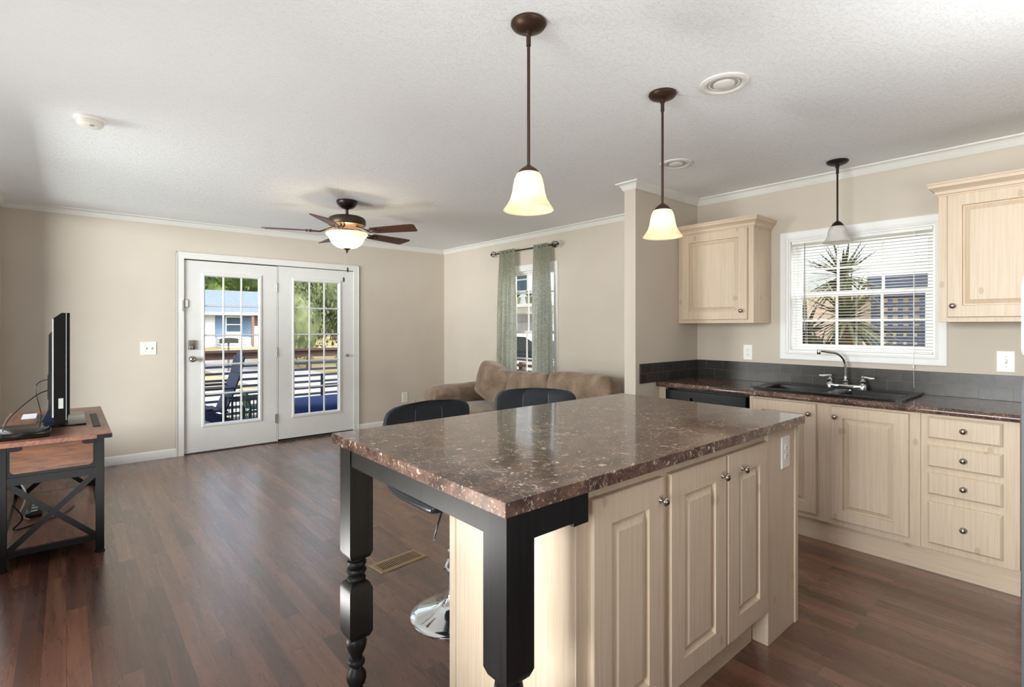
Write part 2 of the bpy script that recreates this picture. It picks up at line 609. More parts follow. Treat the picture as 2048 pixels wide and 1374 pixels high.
    def grid(s, fn, nu, nv, wrapu=False):
        V = [[s.b.verts.new(fn(i / nu, j / nv)) for j in range(nv + 1)] for i in range(nu + (0 if wrapu else 1))]
        K = len(V)
        for i in range(nu):
            for j in range(nv):
                a, b = V[i], V[(i + 1) % K]
                s.b.faces.new((a[j], b[j], b[j + 1], a[j + 1]))
        return s

ORG = {}
def thing(name, loc, label, cat, group=None, rz=0):
    o = bpy.data.objects.new(name, None)
    C.objects.link(o)
    o.empty_display_size = .1
    o.location = loc
    o.rotation_euler = (0, 0, rz)
    o['label'] = label
    o['category'] = cat
    if group:
        o['group'] = group
    ORG[o.name] = Vector(loc) if rz == 0 else Vector((0, 0, 0))
    return o

def obj(name, mb, mat, parent=None, smooth=35, label=None, origin=None, sub=0, local=False):
    """one mesh object; geometry is written in world coordinates and shifted to the parent's base"""
    me = bpy.data.meshes.new(name)
    bmesh.ops.recalc_face_normals(mb.b, faces=mb.b.faces)
    o = bpy.data.objects.new(name, me)
    org = Vector(origin) if origin else Vector((0, 0, 0))
    if parent is not None:
        org = ORG[parent.name]
        o.parent = parent
    elif origin:
        o.location = org
    if org.length and not local:
        bmesh.ops.translate(mb.b, vec=-org, verts=mb.b.verts)
    mb.b.to_mesh(me)
    mb.b.free()
    for m in (mat if isinstance(mat, (list, tuple)) else [mat]):
        me.materials.append(MATS[m])
    if smooth:
        me.shade_smooth()
        me.set_sharp_from_angle(angle=math.radians(smooth))
    C.objects.link(o)
    ORG[o.name] = org
    if sub:
        md = o.modifiers.new('subdivision', 'SUBSURF')
        md.levels = md.render_levels = sub
    if label:
        o['label'] = label
    return o

def tag(o, label, cat, group=None):
    o['label'] = label
    o['category'] = cat
    if group:
        o['group'] = group
    return o

def struct(name, mb, mat, parent=None, **kw):
    o = obj(name, mb, mat, parent, **kw)
    if parent is None:
        o['kind'] = 'structure'
    return o

def dup(root, loc, rz=0, label=None, group=None, scale=None):
    r = root.copy()
    C.objects.link(r)
    r.location = loc
    r.rotation_euler = (0, 0, rz)
    if scale:
        r.scale = scale
    if label:
        r['label'] = label
    if group:
        r['group'] = group
    for ch in list(root.children):
        c = ch.copy()
        C.objects.link(c)
        c.parent = r
        for g in ch.children:
            d = g.copy()
            C.objects.link(d)
            d.parent = c
    return r

FX = lambda xf: (lambda u, v, n: (xf - n, u, v))        # surface facing -X: u along Y, v up
FY = lambda yf: (lambda u, v, n: (u, yf - n, v))        # surface facing -Y: u along X, v up
FZ = lambda u, v, n: (u, v, n)

# ------------------------------------------------------------------ room shell
struct('floor', MB().box(XL - .12, W + .12, YR - .12, D + .14, -.06, 0), 'plank_floor', smooth=0)
struct('ceiling', MB().box(XL - .12, W + .12, YR - .12, D + .14, ZC, ZC + .08), 'ceiling_texture', smooth=0)
DX0, DX1, DZ = .915, 2.805, 2.075                      # french door opening
struct('wall_back', MB().slab([XL - .12, DX0, DX1, W + .12], [0, DZ, ZC], 0, -.14, FY(D), {(1, 0)}), 'wall_paint', smooth=0)
KW = (.713, 1.592, 1.160, 2.006)                        # kitchen window opening y0 y1 z0 z1
LW = (4.085, 4.920, .600, 2.030)                        # living-room window opening
struct('wall_right', MB().slab([YR, KW[0], KW[1], LW[0], LW[1], D], [0, LW[2], KW[2], KW[3], LW[3], ZC], 0, -.14, FX(W),
       {(1, 2), (3, 1), (3, 2), (3, 3)}), 'wall_paint', smooth=0)
struct('wall_left', MB().slab([YR, -.75, 1.45, 3.4, 5.9, D], [0, .40, 2.37, ZC], -.12, 0, lambda u, v, n: (XL + n, u, v), {(1, 1), (3, 1)}), 'wall_paint', smooth=0)
struct('wall_rear', MB().box(XL - .12, W + .12, YR - .12, YR, 0, ZC), 'wall_paint', smooth=0)
struct('roof', MB().prism([(YR - .5, 2.62), (YR - .5, 2.72), (1.7, 3.75), (D + .75, 2.72), (D + .75, 2.62)], XL - 1.8, W + .22, lambda u, v, n: (n, u, v)), 'roof_shingle', smooth=0)  # unseen roof added to shade the deck; left eave lengthened to block sun
PX, PY0, PY1 = 3.268, 2.344, 2.447
struct('wall_partition', MB().box(PX, W + .01, PY0, PY1, 0, ZC), 'wall_paint', smooth=0)

# crown moulding along every wall
crown = [(0, ZC), (0, ZC - .056), (.006, ZC - .058), (.010, ZC - .050), (.014, ZC - .046), (.018, ZC - .034), (.028, ZC - .020), (.036, ZC - .012), (.046, ZC - .010), (.050, ZC - .004), (.050, ZC)]
path = [(XL, YR), (XL, D), (W, D), (W, PY1), (PX, PY1), (PX, PY0), (W, PY0), (W, YR)]
struct('trim_1', MB().sweep(path, crown), 'trim_white')
base = [(0, 0), (.013, 0), (.013, .070), (.010, .078), (.004, .086), (0, .086)]
struct('baseboard_back', MB().sweep([(XL, D), (.861, D)], base).sweep([(2.855, D), (W, D)], base), 'trim_white')
struct('baseboard_right', MB().sweep([(W, D - .013), (W, PY1)], base), 'trim_white')
struct('baseboard_left', MB().sweep([(XL, 3.05), (XL, D - .013)], base), 'trim_white')
struct('baseboard_partition', MB().sweep([(W - .014, PY1), (PX, PY1), (PX, PY0), (3.5, PY0)], base), 'trim_white')

# unseen left-wall windows placed to admit fill light (beside the viewpoint, behind the television)
def frame_rect(mb, M, u0, u1, v0, v1, w, n0, n1):
    mb.slab([u0, u0 + w, u1 - w, u1], [v0, v0 + w, v1 - w, v1], n0, n1, M, {(1, 1)})
    return mb
LM = lambda u, v, n: (XL + n, u, v)
for wi, (a_, b_) in ((3, (-.75, 1.45)), (5, (3.4, 5.9))):
    w3 = struct('window_%d' % wi, frame_rect(MB(), LM, a_, b_, .40, 2.37, .05, -.10, -.02), 'vinyl_white', smooth=0)
    ym_ = (a_ + b_) / 2
    obj('mullion', MB().box(XL - .09, XL - .03, ym_ - .03, ym_ + .03, .45, 2.32), 'vinyl_white', w3, smooth=0)
    obj('pane', MB().box(XL - .062, XL - .058, a_ + .05, b_ - .05, .45, 2.32), 'clear_glass', w3, smooth=0)

# ------------------------------------------------------------------ french doors
cas = MB()
cw = .068
for a, b, z in ((DX0 - .053, DX0 + .015, None), (DX1 - .019, DX1 + .049, None)):
    cas.prism([(a, 0), (b, 0), (b, 2.063), (a + (.0 if a < 1 else 0), 2.063)], 0, .016, FY(D), 0)
cas.prism([(DX0 - .053, 2.063), (DX1 + .049, 2.063), (DX1 + .049, 2.13), (DX0 - .053, 2.13)], 0, .0162, FY(D))
cas.box(DX0 - .053, DX0 - .045, D - .021, D, 0, 2.13).box(DX1 + .041, DX1 + .049, D - .021, D, 0, 2.13).box(DX0 - .053, DX1 + .049, D - .021, D, 2.122, 2.13)
trim2 = struct('trim_2', cas, 'trim_white', smooth=0)
jb = MB().box(DX0, DX0 + .014, D + .003, D + .12, 0, DZ).box(DX1 - .014, DX1, D + .003, D + .12, 0, DZ).box(DX0, DX1, D + .003, D + .12, DZ - .018, DZ)
jb.box(DX0 + .014, DX1 - .014, D + .058, D + .12, 0, .012)
obj('jamb', jb, 'weather_strip', trim2, smooth=0)
obj('threshold', MB().box(DX0 + .014, DX1 - .014, D - .004, D + .12, 0, .010, .003), 'weather_strip', trim2, smooth=0)
obj('mullion', MB().box(1.8575, 1.8665, D + .002, D + .08, .010, 2.052), 'door_white', trim2, smooth=0)

def french_leaf(n, x0, x1, z0, z1, g, f):
    """slab with a raised lite frame, 3 x 5 grille and one pane"""
    yf = D + .006
    d = struct('door_%d' % n, MB().slab([x0, g[0], g[1], x1], [z0, g[2], g[3], z1], 0, -.044, FY(yf), {(1, 1)}), 'door_white', smooth=0)
    lf = MB()
    M = FY(yf)
    for nn in (1, -1):
        s0 = 0 if nn > 0 else -.044
        rect = [(f[0], f[1], f[2], f[3], s0), (f[0] + .004, f[1] - .004, f[2] + .004, f[3] - .004, s0 + nn * .010),
                (g[0] - .010, g[1] + .010, g[2] - .010, g[3] + .010, s0 + nn * .012), (g[0], g[1], g[2], g[3], s0 + nn * .002)]
        R = [[lf.b.verts.new(M(u, v, k)) for u, v in ((a, c), (b, c), (b, e), (a, e))] for a, b, c, e, k in rect]
        for A, B in zip(R, R[1:]):
            for i in range(4):
                j = (i + 1) % 4
                lf.b.faces.new((A[i], A[j], B[j], B[i]))
    obj('lite_frame', lf, 'door_white', d, smooth=0)
    gr = MB()
    for k in (1, 2):
        x = g[0] + (g[1] - g[0]) * k / 3
        gr.prism([(x - .010, 0), (x - .005, .012), (x + .005, .012), (x + .010, 0)], g[2], g[3], lambda u, v, w: (u, yf + .012 - v, w))
    for k in range(1, 5):
        z = g[2] + (g[3] - g[2]) * k / 5
        gr.prism([(z - .010, 0), (z - .005, .0118), (z + .005, .0118), (z + .010, 0)], g[0], g[1], lambda u, v, w: (w, yf + .012 - v, u))
    obj('grille', gr, 'door_white', d, smooth=0)
    obj('pane', MB().box(g[0], g[1], yf + .0135, yf + .0175, g[2], g[3]), 'clear_glass', d, smooth=0)
    return d
d1 = french_leaf(1, .9335, 1.8535, .013, 2.051, (1.125, 1.662, .302, 1.892), (1.094, 1.694, .268, 1.934))
d2 = french_leaf(2, 1.8690, 2.7885, .030, 2.055, (2.056, 2.596, .302, 1.890), (2.029, 2.628, .264, 1.930))
obj('bottom_sweep', MB().box(1.87, 2.785, D + .010, D + .045, .011, .031), 'gap_black', d2, smooth=0)
def rot_to_y(c):   # lathe axis along -Y from wall plane
    return Matrix.Translation(c) @ Matrix.Rotation(PI / 2, 4, 'X')
kn = obj('door_knob', MB().lathe([(.033, 0), (.033, .004), (.030, .009), (.014, .012), (.012, .032), (.024, .040), (.029, .052), (.027, .064), (.016, .071), (.012, .069), (0, .069)], mtx=rot_to_y((1.006, D + .006, 1.006)), n=28), 'nickel', d1, label='round brushed nickel knob')
db = MB().box(.970, 1.030, D - .022, D + .006, 1.107, 1.207, .007, 2)
db_o = obj('deadbolt', db, 'nickel', d1, label='square nickel deadbolt plate')
obj('thumb_turn', MB().box(.995, 1.005, D - .036, D - .020, 1.118, 1.146, .003, 1, None), 'chrome', db_o)
obj('door_knob', MB().lathe([(.017, 0), (.017, .003), (.008, .006), (.008, .020), (.015, .026), (.016, .034), (.008, .040), (0, .041)], mtx=rot_to_y((2.707, D + .006, .984)), n=20), 'nickel', d2, label='small nickel knob')
for z in (1.804, 1.049, .278):
    h = MB().box(1.8395, 1.8575, D + .001, D + .006, z - .05, z + .05, .001).cyl((1.8555, D - .002, 0), .006, z - .052, z + .052, 10).cyl((1.8555, D - .002, 0), .004, z - .058, z + .058, 8)
    obj('hinge', h, 'nickel', d1)
# magnetic door sensor: one half on the leaf, one on the casing
ds = thing('door_sensor', (.956, D, 1.597), 'small white magnetic contact on the left door leaf, level with its second row of panes', 'door sensor')
obj('sensor_case', MB().box(.942, .969, D - .009, D + .0055, 1.555, 1.632, .003, 2), 'switch_white', ds)
obj('adhesive_edge', MB().box(.9395, .9715, D + .002, D + .0056, 1.5515, 1.6355), 'weather_strip', ds, smooth=0)
ms = thing('sensor_magnet', (.918, D, 1.57), 'narrow grey magnet strip stuck on the door casing beside the leaf contact', 'door sensor')
obj('magnet_case', MB().box(.909, .927, D - .0255, D - .0165, 1.505, 1.635, .002, 2), 'switch_white', ms)
obj('magnet_face', MB().box(.912, .924, D - .0268, D - .0254, 1.512, 1.628), 'silver_label', ms, smooth=0)

# ------------------------------------------------------------------ windows in the right wall
def sash_window(n, y0, y1, z0, z1, zm, cols, rows_up, rows_lo, cas_w, fw=.030):
    c = MB()
    o, i = cas_w, 0.0
    M = FX(W)
    c.rings([], M) if False else None
    prof = [(0, 0), (.0, .012), (.010, .015), (.020, .012), (.045, .015), (cas_w - .006, .017), (cas_w, .012), (cas_w, 0)]
    R = []
    for off, n_ in prof:
        R.append([c.b.verts.new(M(u, v, n_)) for u, v in ((y0 - off, z0 - off), (y1 + off, z0 - off), (y1 + off, z1 + off), (y0 - off, z1 + off))])
    for A, B in zip(R, R[1:]):
        for k in range(4):
            j = (k + 1) % 4
            c.b.faces.new((A[k], A[j], B[j], B[k]))
    wd = struct('window_%d' % n, c, 'vinyl_white', smooth=20)
    # frame lining the reveal
    obj('window_frame', frame_rect(MB(), M, y0, y1, z0, z1, .012, 0, -.14).slab([y0 + .012, y0 + .03, y1 - .03, y1 - .012], [z0 + .012, z0 + .03, z1 - .03, z1 - .012], -.055, -.13, M, {(1, 1)}), 'vinyl_white', wd, smooth=0)
    for nm, a, b, dep, rows in (('upper_sash', zm - .018, z1 - .02, -.095, rows_up), ('lower_sash', z0 + .02, zm + .018, -.066, rows_lo)):
        yy0, yy1 = y0 + .026, y1 - .026
        sfw = fw if nm == 'upper_sash' else fw + .008
        sash = obj(nm, frame_rect(MB(), M, yy0, yy1, a, b, sfw, dep, dep - .028), 'vinyl_white', wd, smooth=0)
        g = MB()
        for k in range(1, cols):
            y = yy0 + (yy1 - yy0) * k / cols
            g.box(W - dep + .008, W - dep + .016, y - .008, y + .008, a + sfw, b - sfw)
        for k in range(1, rows):
            z = a + (b - a) * k / rows
            g.box(W - dep + .0082, W - dep + .0158, yy0 + sfw, yy1 - sfw, z - .008, z + .008)
        obj('grille', g, 'vinyl_white', sash, smooth=0)
        obj('pane', MB().box(W - dep + .018, W - dep + .021, yy0 + sfw, yy1 - sfw, a + sfw, b - sfw), 'clear_glass', sash, smooth=0)
    return wd
sash_window(1, *KW, 1.592, 3, 2, 2, .060, .030)
sash_window(2, *LW, 1.282, 3, 3, 2, .060, .026)

# mini blind over the kitchen window
bl = thing('mini_blind', (W - .02, 1.1525, 2.0), 'white horizontal mini blind hanging open inside the window above the sink', 'blind')
by0, by1 = KW[0] + .016, KW[1] - .016
obj('head_rail', MB().box(W + .012, W + .040, by0, by1, 1.972, 1.994, .002), 'vinyl_white', bl)
sl = MB()
z = 1.962
tilt = math.radians(6)
while z > 1.185:
    # slightly crowned slat, room-side edge higher
    pts = []
    for k in range(5):
        q = (k / 4 - .5)
        off = q * .025
        cr = .0016 * (1 - 4 * q * q)
        pts.append((W + .026 + off * math.cos(tilt) - cr * math.sin(tilt) * 0, z - off * math.sin(tilt) + cr))
    top = [[sl.b.verts.new((x, y, zz)) for x, zz in pts] for y in (by0 + .004, by1 - .004)]
    bot = [[sl.b.verts.new((x, y, zz - .0006)) for x, zz in pts] for y in (by0 + .004, by1 - .004)]
    for k in range(4):
        sl.b.faces.new((top[0][k], top[1][k], top[1][k + 1], top[0][k + 1]))
        sl.b.faces.new((bot[0][k + 1], bot[1][k + 1], bot[1][k], bot[0][k]))
    for k in (0, 4):
        sl.b.faces.new((top[0][k], top[1][k], bot[1][k], bot[0][k]))
    z -= .0212
obj('slats', sl, 'blind_vinyl', bl)
obj('bottom_rail', MB().box(W + .014, W + .038, by0 + .003, by1 - .003, 1.1735, 1.1835, .002), 'vinyl_white', bl)
ld = MB()
for y in (by0 + .10, 1.1525, by1 - .10):
    for x in (W + .0135, W + .0385):
        ld.cyl((x, y, 0), .0007, 1.18, 1.973, 5)
obj('ladder_cord', ld, 'vinyl_white', bl)
obj('tilt_wand', MB().tube([(W + .006, 1.480, 1.975), (W + .002, 1.480, 1.9), (W - .004, 1.480, 1.32)], .0042, 6), 'silver_label', bl)
cord = obj('lift_cord', MB().tube([(W + .006, .822, 1.975), (W - .010, .822, 1.5), (W - .022, .821, 1.10), (W - .024, .818, .955)], .0011, 5), 'vinyl_white', bl)
obj('tassel', MB().lathe([(.001, 1.105), (.004, 1.10), (.0055, 1.082), (.003, 1.078), (0, 1.078)], (W - .022, .821, 0), 10), 'vinyl_white', cord)

# ------------------------------------------------------------------ curtains of the living-room window
RX, RZ = W - .085, 2.262
rod = thing('curtain_rod', (RX, 4.52, RZ), 'thin black curtain rod with cage finials above the far window', 'curtain rod')
ry0, ry1 = 4.045, 5.03
obj('rod', MB().tube([(RX, ry0, RZ), (RX, ry1, RZ)], .0075, 10), 'rod_black', rod)
for y, s in ((ry0, -1), (ry1, 1)):
    f = MB()
    cy = y + s * .048
    for a in (0, PI / 3, 2 * PI / 3):
        ring = []
        for k in range(20):
            t_ = 2 * PI * k / 20
            r = .036 * math.sin(t_)
            ring.append((RX + r * math.cos(a), cy + .040 * math.cos(t_), RZ + r * math.sin(a)))
        f.tube(ring, .0035, 6, True)
    f.lathe([(.010, 0), (.012, .006), (.007, .012), (0, .014)], mtx=Matrix.Translation((RX, y, RZ)) @ Matrix.Rotation(-s * PI / 2, 4, 'X'), n=12)
    f.lathe([(.006, 0), (.006, .006), (.010, .014), (.006, .022), (0, .024)], mtx=Matrix.Translation((RX, cy + s * .038, RZ)) @ Matrix.Rotation(-s * PI / 2, 4, 'X'), n=12)
    obj('finial', f, 'rod_black', rod)
    br_ = MB().tube([(RX, y - s * .03, RZ), (W - .02, y - s * .03, RZ - .004), (W - .002, y - s * .03, RZ - .004)], .005, 8)
    br_.lathe([(.018, 0), (.018, .006), (.010, .010)], mtx=Matrix.Translation((W - .001, y - s * .03, RZ - .004)) @ Matrix.Rotation(-PI / 2, 4, 'Y'), n=14)
    obj('bracket', br_, 'rod_black', rod)

def curtain(name_lbl, yt0, yt1, yb0, yb1, folds, ph):
    t = thing('curtain', (RX, (yt0 + yt1) / 2, RZ), name_lbl, 'curtain', 'patterned curtain panels at the far window')
    c = MB()
    zt, zb = RZ + .028, .06
    def fn(u, v):
        z = zt + (zb - zt) * v
        e = min(1, v * 1.15) ** .8
        y = (yt0 + (yt1 - yt0) * u) * (1 - e) + (yb0 + (yb1 - yb0) * u) * e
        amp = .012 + .020 * min(1, v * 3)
        w = math.sin(u * folds * 2 * PI + ph) + .35 * math.sin(u * folds * 4.3 * PI + 1.7 * ph + v * 2)
        pinch = math.exp(-((z - RZ) / .02) ** 2)
        return (RX - .012 - amp * w * (1 - .5 * pinch) * .8, y + .006 * math.sin(v * 5 + u * 9), z)
    c.grid(fn, 70, 40)
    bmesh.ops.solidify(c.b, geom=list(c.b.faces), thickness=.0015)
    cl = obj('cloth', c, 'curtain_cloth', t, smooth=80)
    return t
curtain('olive patterned curtain panel at the far side of the window, over the leaning cushion', 4.935, 4.665, 5.00, 4.635, 3.5, .4)
curtain('olive patterned curtain panel at the near side of the window, above the middle cushion', 4.320, 4.085, 4.345, 4.010, 4.5, 1.9)

# ------------------------------------------------------------------ plates on the walls
def duplex(M, u, v, w, h, parent, screw=True):
    obj('cover_plate', MB().rings([(u - w / 2, u + w / 2, v - h / 2, v + h / 2, 0), (u - w / 2, u + w / 2, v - h / 2, v + h / 2, .003), (u - w / 2 + .003, u + w / 2 - .003, v - h / 2 + .003, v + h / 2 - .003, .006)], M), 'switch_white', parent, smooth=0)
    for s in (-1, 1):
        r = MB()
        cv = v + s * .0195
        poly = [(u + .0165 * math.cos(a), cv + max(-.0135, min(.0135, .0165 * math.sin(a)))) for a in [2 * PI * k / 20 for k in range(20)]]
        r.prism(poly, .0055, .0085, M)
        rec = obj('receptacle', r, 'switch_white', parent, smooth=0)
        sl_ = MB()
        for du, hh in ((-.0064, .0040), (.0064, .0034)):
            sl_.prism([(u + du - .0011, cv - hh + .003), (u + du + .0011, cv - hh + .003), (u + du + .0011, cv + hh + .003), (u + du - .0011, cv + hh + .003)], .0084, .0089, M)
        sl_.prism([(u + .0026 * math.cos(2 * PI * k / 8), cv - .0075 + .0026 * math.sin(2 * PI * k / 8)) for k in range(8)], .0084, .0089, M)
        obj('slot', sl_, 'slot_dark', rec, smooth=0)
def toggle_plate(M, us, v, w, h, uc, parent):
    obj('cover_plate', MB().rings([(uc - w / 2, uc + w / 2, v - h / 2, v + h / 2, 0), (uc - w / 2, uc + w / 2, v - h / 2, v + h / 2, .003), (uc - w / 2 + .004, uc + w / 2 - .004, v - h / 2 + .004, v + h / 2 - .004, .006)], M), 'switch_white', parent, smooth=0)
    for u in us:
        obj('toggle', MB().rings([(u - .005, u + .005, v - .012, v + .012, .0055), (u - .005, u + .005, v - .012, v + .012, .0075), (u - .004, u + .004, v - .001, v + .009, .017)], M), 'switch_white', parent, smooth=0)
        for dv in (-.03, .03):
            sc_ = MB()
            sc_.prism([(u + .003 * math.cos(2 * PI * k / 10), v + dv + .003 * math.sin(2 * PI * k / 10)) for k in range(10)], .0055, .0068, M)
            obj('screw', sc_, 'silver_label', parent, smooth=0)
t = thing('light_switch', (.627, D, 1.13), 'white double light switch on the far wall left of the french doors', 'light switch')
toggle_plate(FY(D), (.604, .650), 1.130, .134, .132, .627, t)
t = thing('light_switch', (W, .39, 1.145), 'white single light switch on the kitchen wall under the right wall cabinet', 'light switch')
toggle_plate(FX(W), (.388,), 1.145, .082, .126, .390, t)
t = thing('electrical_outlet', (W, 1.902, 1.143), 'white outlet above the tile strip, between the left wall cabinet and the counter', 'outlet')
duplex(FX(W), 1.902, 1.143, .074, .124, t)
t = thing('electrical_outlet', (3.527, D, .374), 'low white outlet on the far wall between the french doors and sofa', 'outlet')
duplex(FY(D), 3.527, .374, .084, .140, t)

# ------------------------------------------------------------------ cabinet building blocks
def panel_door(M, u0, u1, v0, v1, t=.019, fw=.066):
    mb = MB()
    e = .004
    a = [(u0, u1, v0, v1, 0), (u0, u1, v0, v1, t - e), (u0 + e, u1 - e, v0 + e, v1 - e, t), (u0 + fw, u1 - fw, v0 + fw, v1 - fw, t),
         (u0 + fw + .003, u1 - fw - .003, v0 + fw + .003, v1 - fw - .003, t - .015), (u0 + fw + .008, u1 - fw - .008, v0 + fw + .008, v1 - fw - .008, t - .015),
         (u0 + fw + .034, u1 - fw - .034, v0 + fw + .034, v1 - fw - .034, t - .002)]
    return mb.rings(a, M)
def drawer_front(M, u0, u1, v0, v1, t=.019):
    mb = MB()
    return mb.rings([(u0, u1, v0, v1, 0), (u0, u1, v0, v1, t - .008), (u0 + .010, u1 - .010, v0 + .010, v1 - .010, t)], M)
def knob(M, u, v, n0, parent):
    prof = [(.009, 0), (.0075, .003), (.005, .007), (.0055, .012), (.011, .016), (.0150, .020), (.0148, .024), (.010, .0285), (.004, .0305), (0, .0308)]
    mb = MB()
    N = 20
    rings = []
    for r, h in prof:
        if r == 0:
            rings.append([mb.b.verts.new(M(u, v, n0 + h))])
        else:
            rings.append([mb.b.verts.new(M(u + r * math.cos(2 * PI * k / N), v + r * math.sin(2 * PI * k / N), n0 + h)) for k in range(N)])
    for A, B in zip(rings, rings[1:]):
        for k in range(N):
            j = (k + 1) % N
            mb.b.faces.new((A[k], A[j], B[j], B[k]) if len(B) > 1 else (A[k], A[j], B[0]))
    mb.b.faces.new(rings[0])
    return obj('knob', mb, 'nickel', parent, smooth=50)

# ------------------------------------------------------------------ kitchen run along the right wall
XF, XT, XC, ZT = 3.574, 3.605, 3.534, .914              # face frame, toe board, worktop front, worktop height
M = FX(XF)
sinkc = thing('sink_cabinet', (3.85, 1.13, 0), 'pale pickled pine base cabinet with two doors under the black sink', 'cabinet')
obj('body', MB().box(XF, XF + .02, .676, 1.6185, .135, .875).box(XF + .02, W - .006, .676, .694, .135, .875).box(XF + .02, W - .006, 1.60, 1.6185, .135, .875).box(XF + .02, W - .006, .694, 1.60, .135, .153).box(3.66, W - .006, .676, 1.6185, .0, .135), 'pickled_pine', sinkc, smooth=0)
dA = obj('door', panel_door(M, 1.196, 1.592, .170, .862), 'pickled_pine', sinkc, smooth=0)
knob(M, 1.237, .798, .019, dA)
dB = obj('door', panel_door(M, .725, 1.115, .170, .862), 'pickled_pine', sinkc, smooth=0)
knob(M, 1.088, .800, .019, dB)
drw = thing('drawer_cabinet', (3.85, .48, 0), 'pale pickled pine base cabinet with four drawers beside the refrigerator', 'cabinet')
obj('body', MB().box(XF, W - .006, .283, .675, .135, .875, .001).box(3.66, W - .006, .283, .675, .02, .136), 'pickled_pine', drw, smooth=0)
for v0, v1 in ((.742, .860), (.588, .706), (.438, .556), (.170, .398)):
    f = obj('drawer', drawer_front(M, .344, .644, v0, v1), 'pickled_pine', drw, smooth=0)
    knob(M, .493, (v0 + v1) / 2, .019, f)
tag(obj('toe_board', MB().box(XT, XT + .018, .283, 2.338, 0, .134), 'pickled_pine_lying', origin=(XT, 1.3, 0), smooth=0), 'long pale pine toe board on the floor under the kitchen cabinets', 'toe board')
flr = thing('filler_panel', (3.6, 2.31, 0), 'narrow pine filler panel between the dishwasher and the partition wall', 'panel')
obj('panel', MB().box(XF, W - .006, 2.279, 2.342, .135, .875, .001), 'pickled_pine', flr, smooth=0)
# dishwasher
dwm = thing('dishwasher', (3.85, 1.95, 0), 'black built in dishwasher with curved handle grip under the counter', 'dishwasher')
obj('body', MB().box(3.60, W - .02, 1.630, 2.274, .136, .868), 'dishwasher_black', dwm, smooth=0)
dd = obj('door', MB().box(XF - .012, 3.60, 1.640, 2.268, .150, .7195, .006, 2), 'dishwasher_black', dwm)
cp = MB()
ys = [1.640 + .628 * k / 24 for k in range(25)]
cp.slab([1.640, 1.80, 2.06, 2.268], [.722, .775, .812, .858], 0, .022, FX(XF + .006), {(1, 1)})
cp.box(XF + .004, XF + .01, 1.79, 2.07, .77, .82)
con = obj('control_panel', cp, 'dishwasher_black', dwm, smooth=0)
hd = MB()
prof = []
arc = []
for k in range(17):
    q = k / 16
    y = 1.80 + .26 * q
    arc.append((y, .812 - .022 * math.sin(PI * q)))
hd.prism([(1.80, .7745)] + [(2.06, .7745)] + list(reversed([(y, z - .02) for y, z in arc])), .006, .034, FX(XF + .006))
hd.prism([(1.67, .760)] + [(1.67 + .57 * k / 16, .760 - .018 * math.sin(PI * k / 16)) for k in range(17)] + list(reversed([(1.67 + .57 * k / 16, .772 - .012 * math.sin(PI * k / 16)) for k in range(17)])), .02, .0265, FX(XF + .006))
obj('handle', hd, 'dishwasher_black', con, smooth=30)

# worktop with the sink cut-out and rounded front
SY0, SY1, SX0, SX1 = .772, 1.648, 3.632, 4.128
wt = MB()
wt.slab([XC + .016, SX0 + .02, SX1 - .02, W - .006], [.279, SY0 + .02, SY1 - .02, 2.340], ZT - .038, ZT, lambda u, v, n: (u, v, n), {(1, 1)})
nose = []
for k in range(9):
    a = PI / 2 + PI * k / 8
    nose.append((XC + .019 + .019 * math.cos(a), ZT - .019 + .019 * math.sin(a)))
wt.prism([(XC + .0165, ZT - .038), (XC + .0165, ZT)] + nose[1:-1], .279, 2.340, lambda u, v, n: (u, n, v))
tag(obj('kitchen_worktop', wt, 'marbled_laminate', smooth=30, origin=(3.85, 1.3, ZT)), 'dark brown marbled laminate worktop running along the window wall', 'worktop')

# black double bowl sink
snk = thing('sink', (3.88, 1.21, ZT), 'black double bowl drop in sink set into the kitchen worktop', 'sink')
B1, B2, BX = (.815, 1.135), (1.190, 1.600), (3.672, 4.010)
rim = MB().slab([SX0, BX[0], BX[1], SX1], [SY0, B1[0], B1[1], B2[0], B2[1], SY1], ZT + .0005, ZT + .013, lambda u, v, n: (u, v, n), {(1, 1), (1, 3)})
obj('rim', rim, 'sink_black', snk, smooth=0)
obj('rim_edge', MB().tube([(SX0 + .002, SY0 + .03, ZT + .008), (SX0 + .002, SY1 - .03, ZT + .008)], .007, 10).tube([(SX0 + .03, SY0 + .002, ZT + .008), (SX1 - .03, SY0 + .002, ZT + .008)], .007, 10).tube([(SX0 + .03, SY1 - .002, ZT + .008), (SX1 - .03, SY1 - .002, ZT + .008)], .007, 10), 'sink_black', snk)
for y0, y1 in (B1, B2):
    bw_ = MB()
    lev = [(0, ZT + .0125), (.010, ZT + .006), (.016, ZT - .03), (.022, ZT - .155), (.040, ZT - .172)]
    R = []
    for o_, z in lev:
        R.append([bw_.b.verts.new(p) for p in ((BX[0] + o_, y0 + o_, z), (BX[1] - o_, y0 + o_, z), (BX[1] - o_, y1 - o_, z), (BX[0] + o_, y1 - o_, z))])
    for A, Bq in zip(R, R[1:]):
        for k in range(4):
            j = (k + 1) % 4
            bw_.b.faces.new((A[k], A[j], Bq[j], Bq[k]))
    bw_.b.faces.new(R[-1])
    bo = obj('bowl', bw_, 'sink_black', snk, smooth=0)
    obj('drain', MB().lathe([(.040, 0), (.042, .003), (.034, .004), (.030, .001), (0, .001)], ((BX[0] + BX[1]) / 2, (y0 + y1) / 2, ZT - .1715), 20), 'chrome', bo)

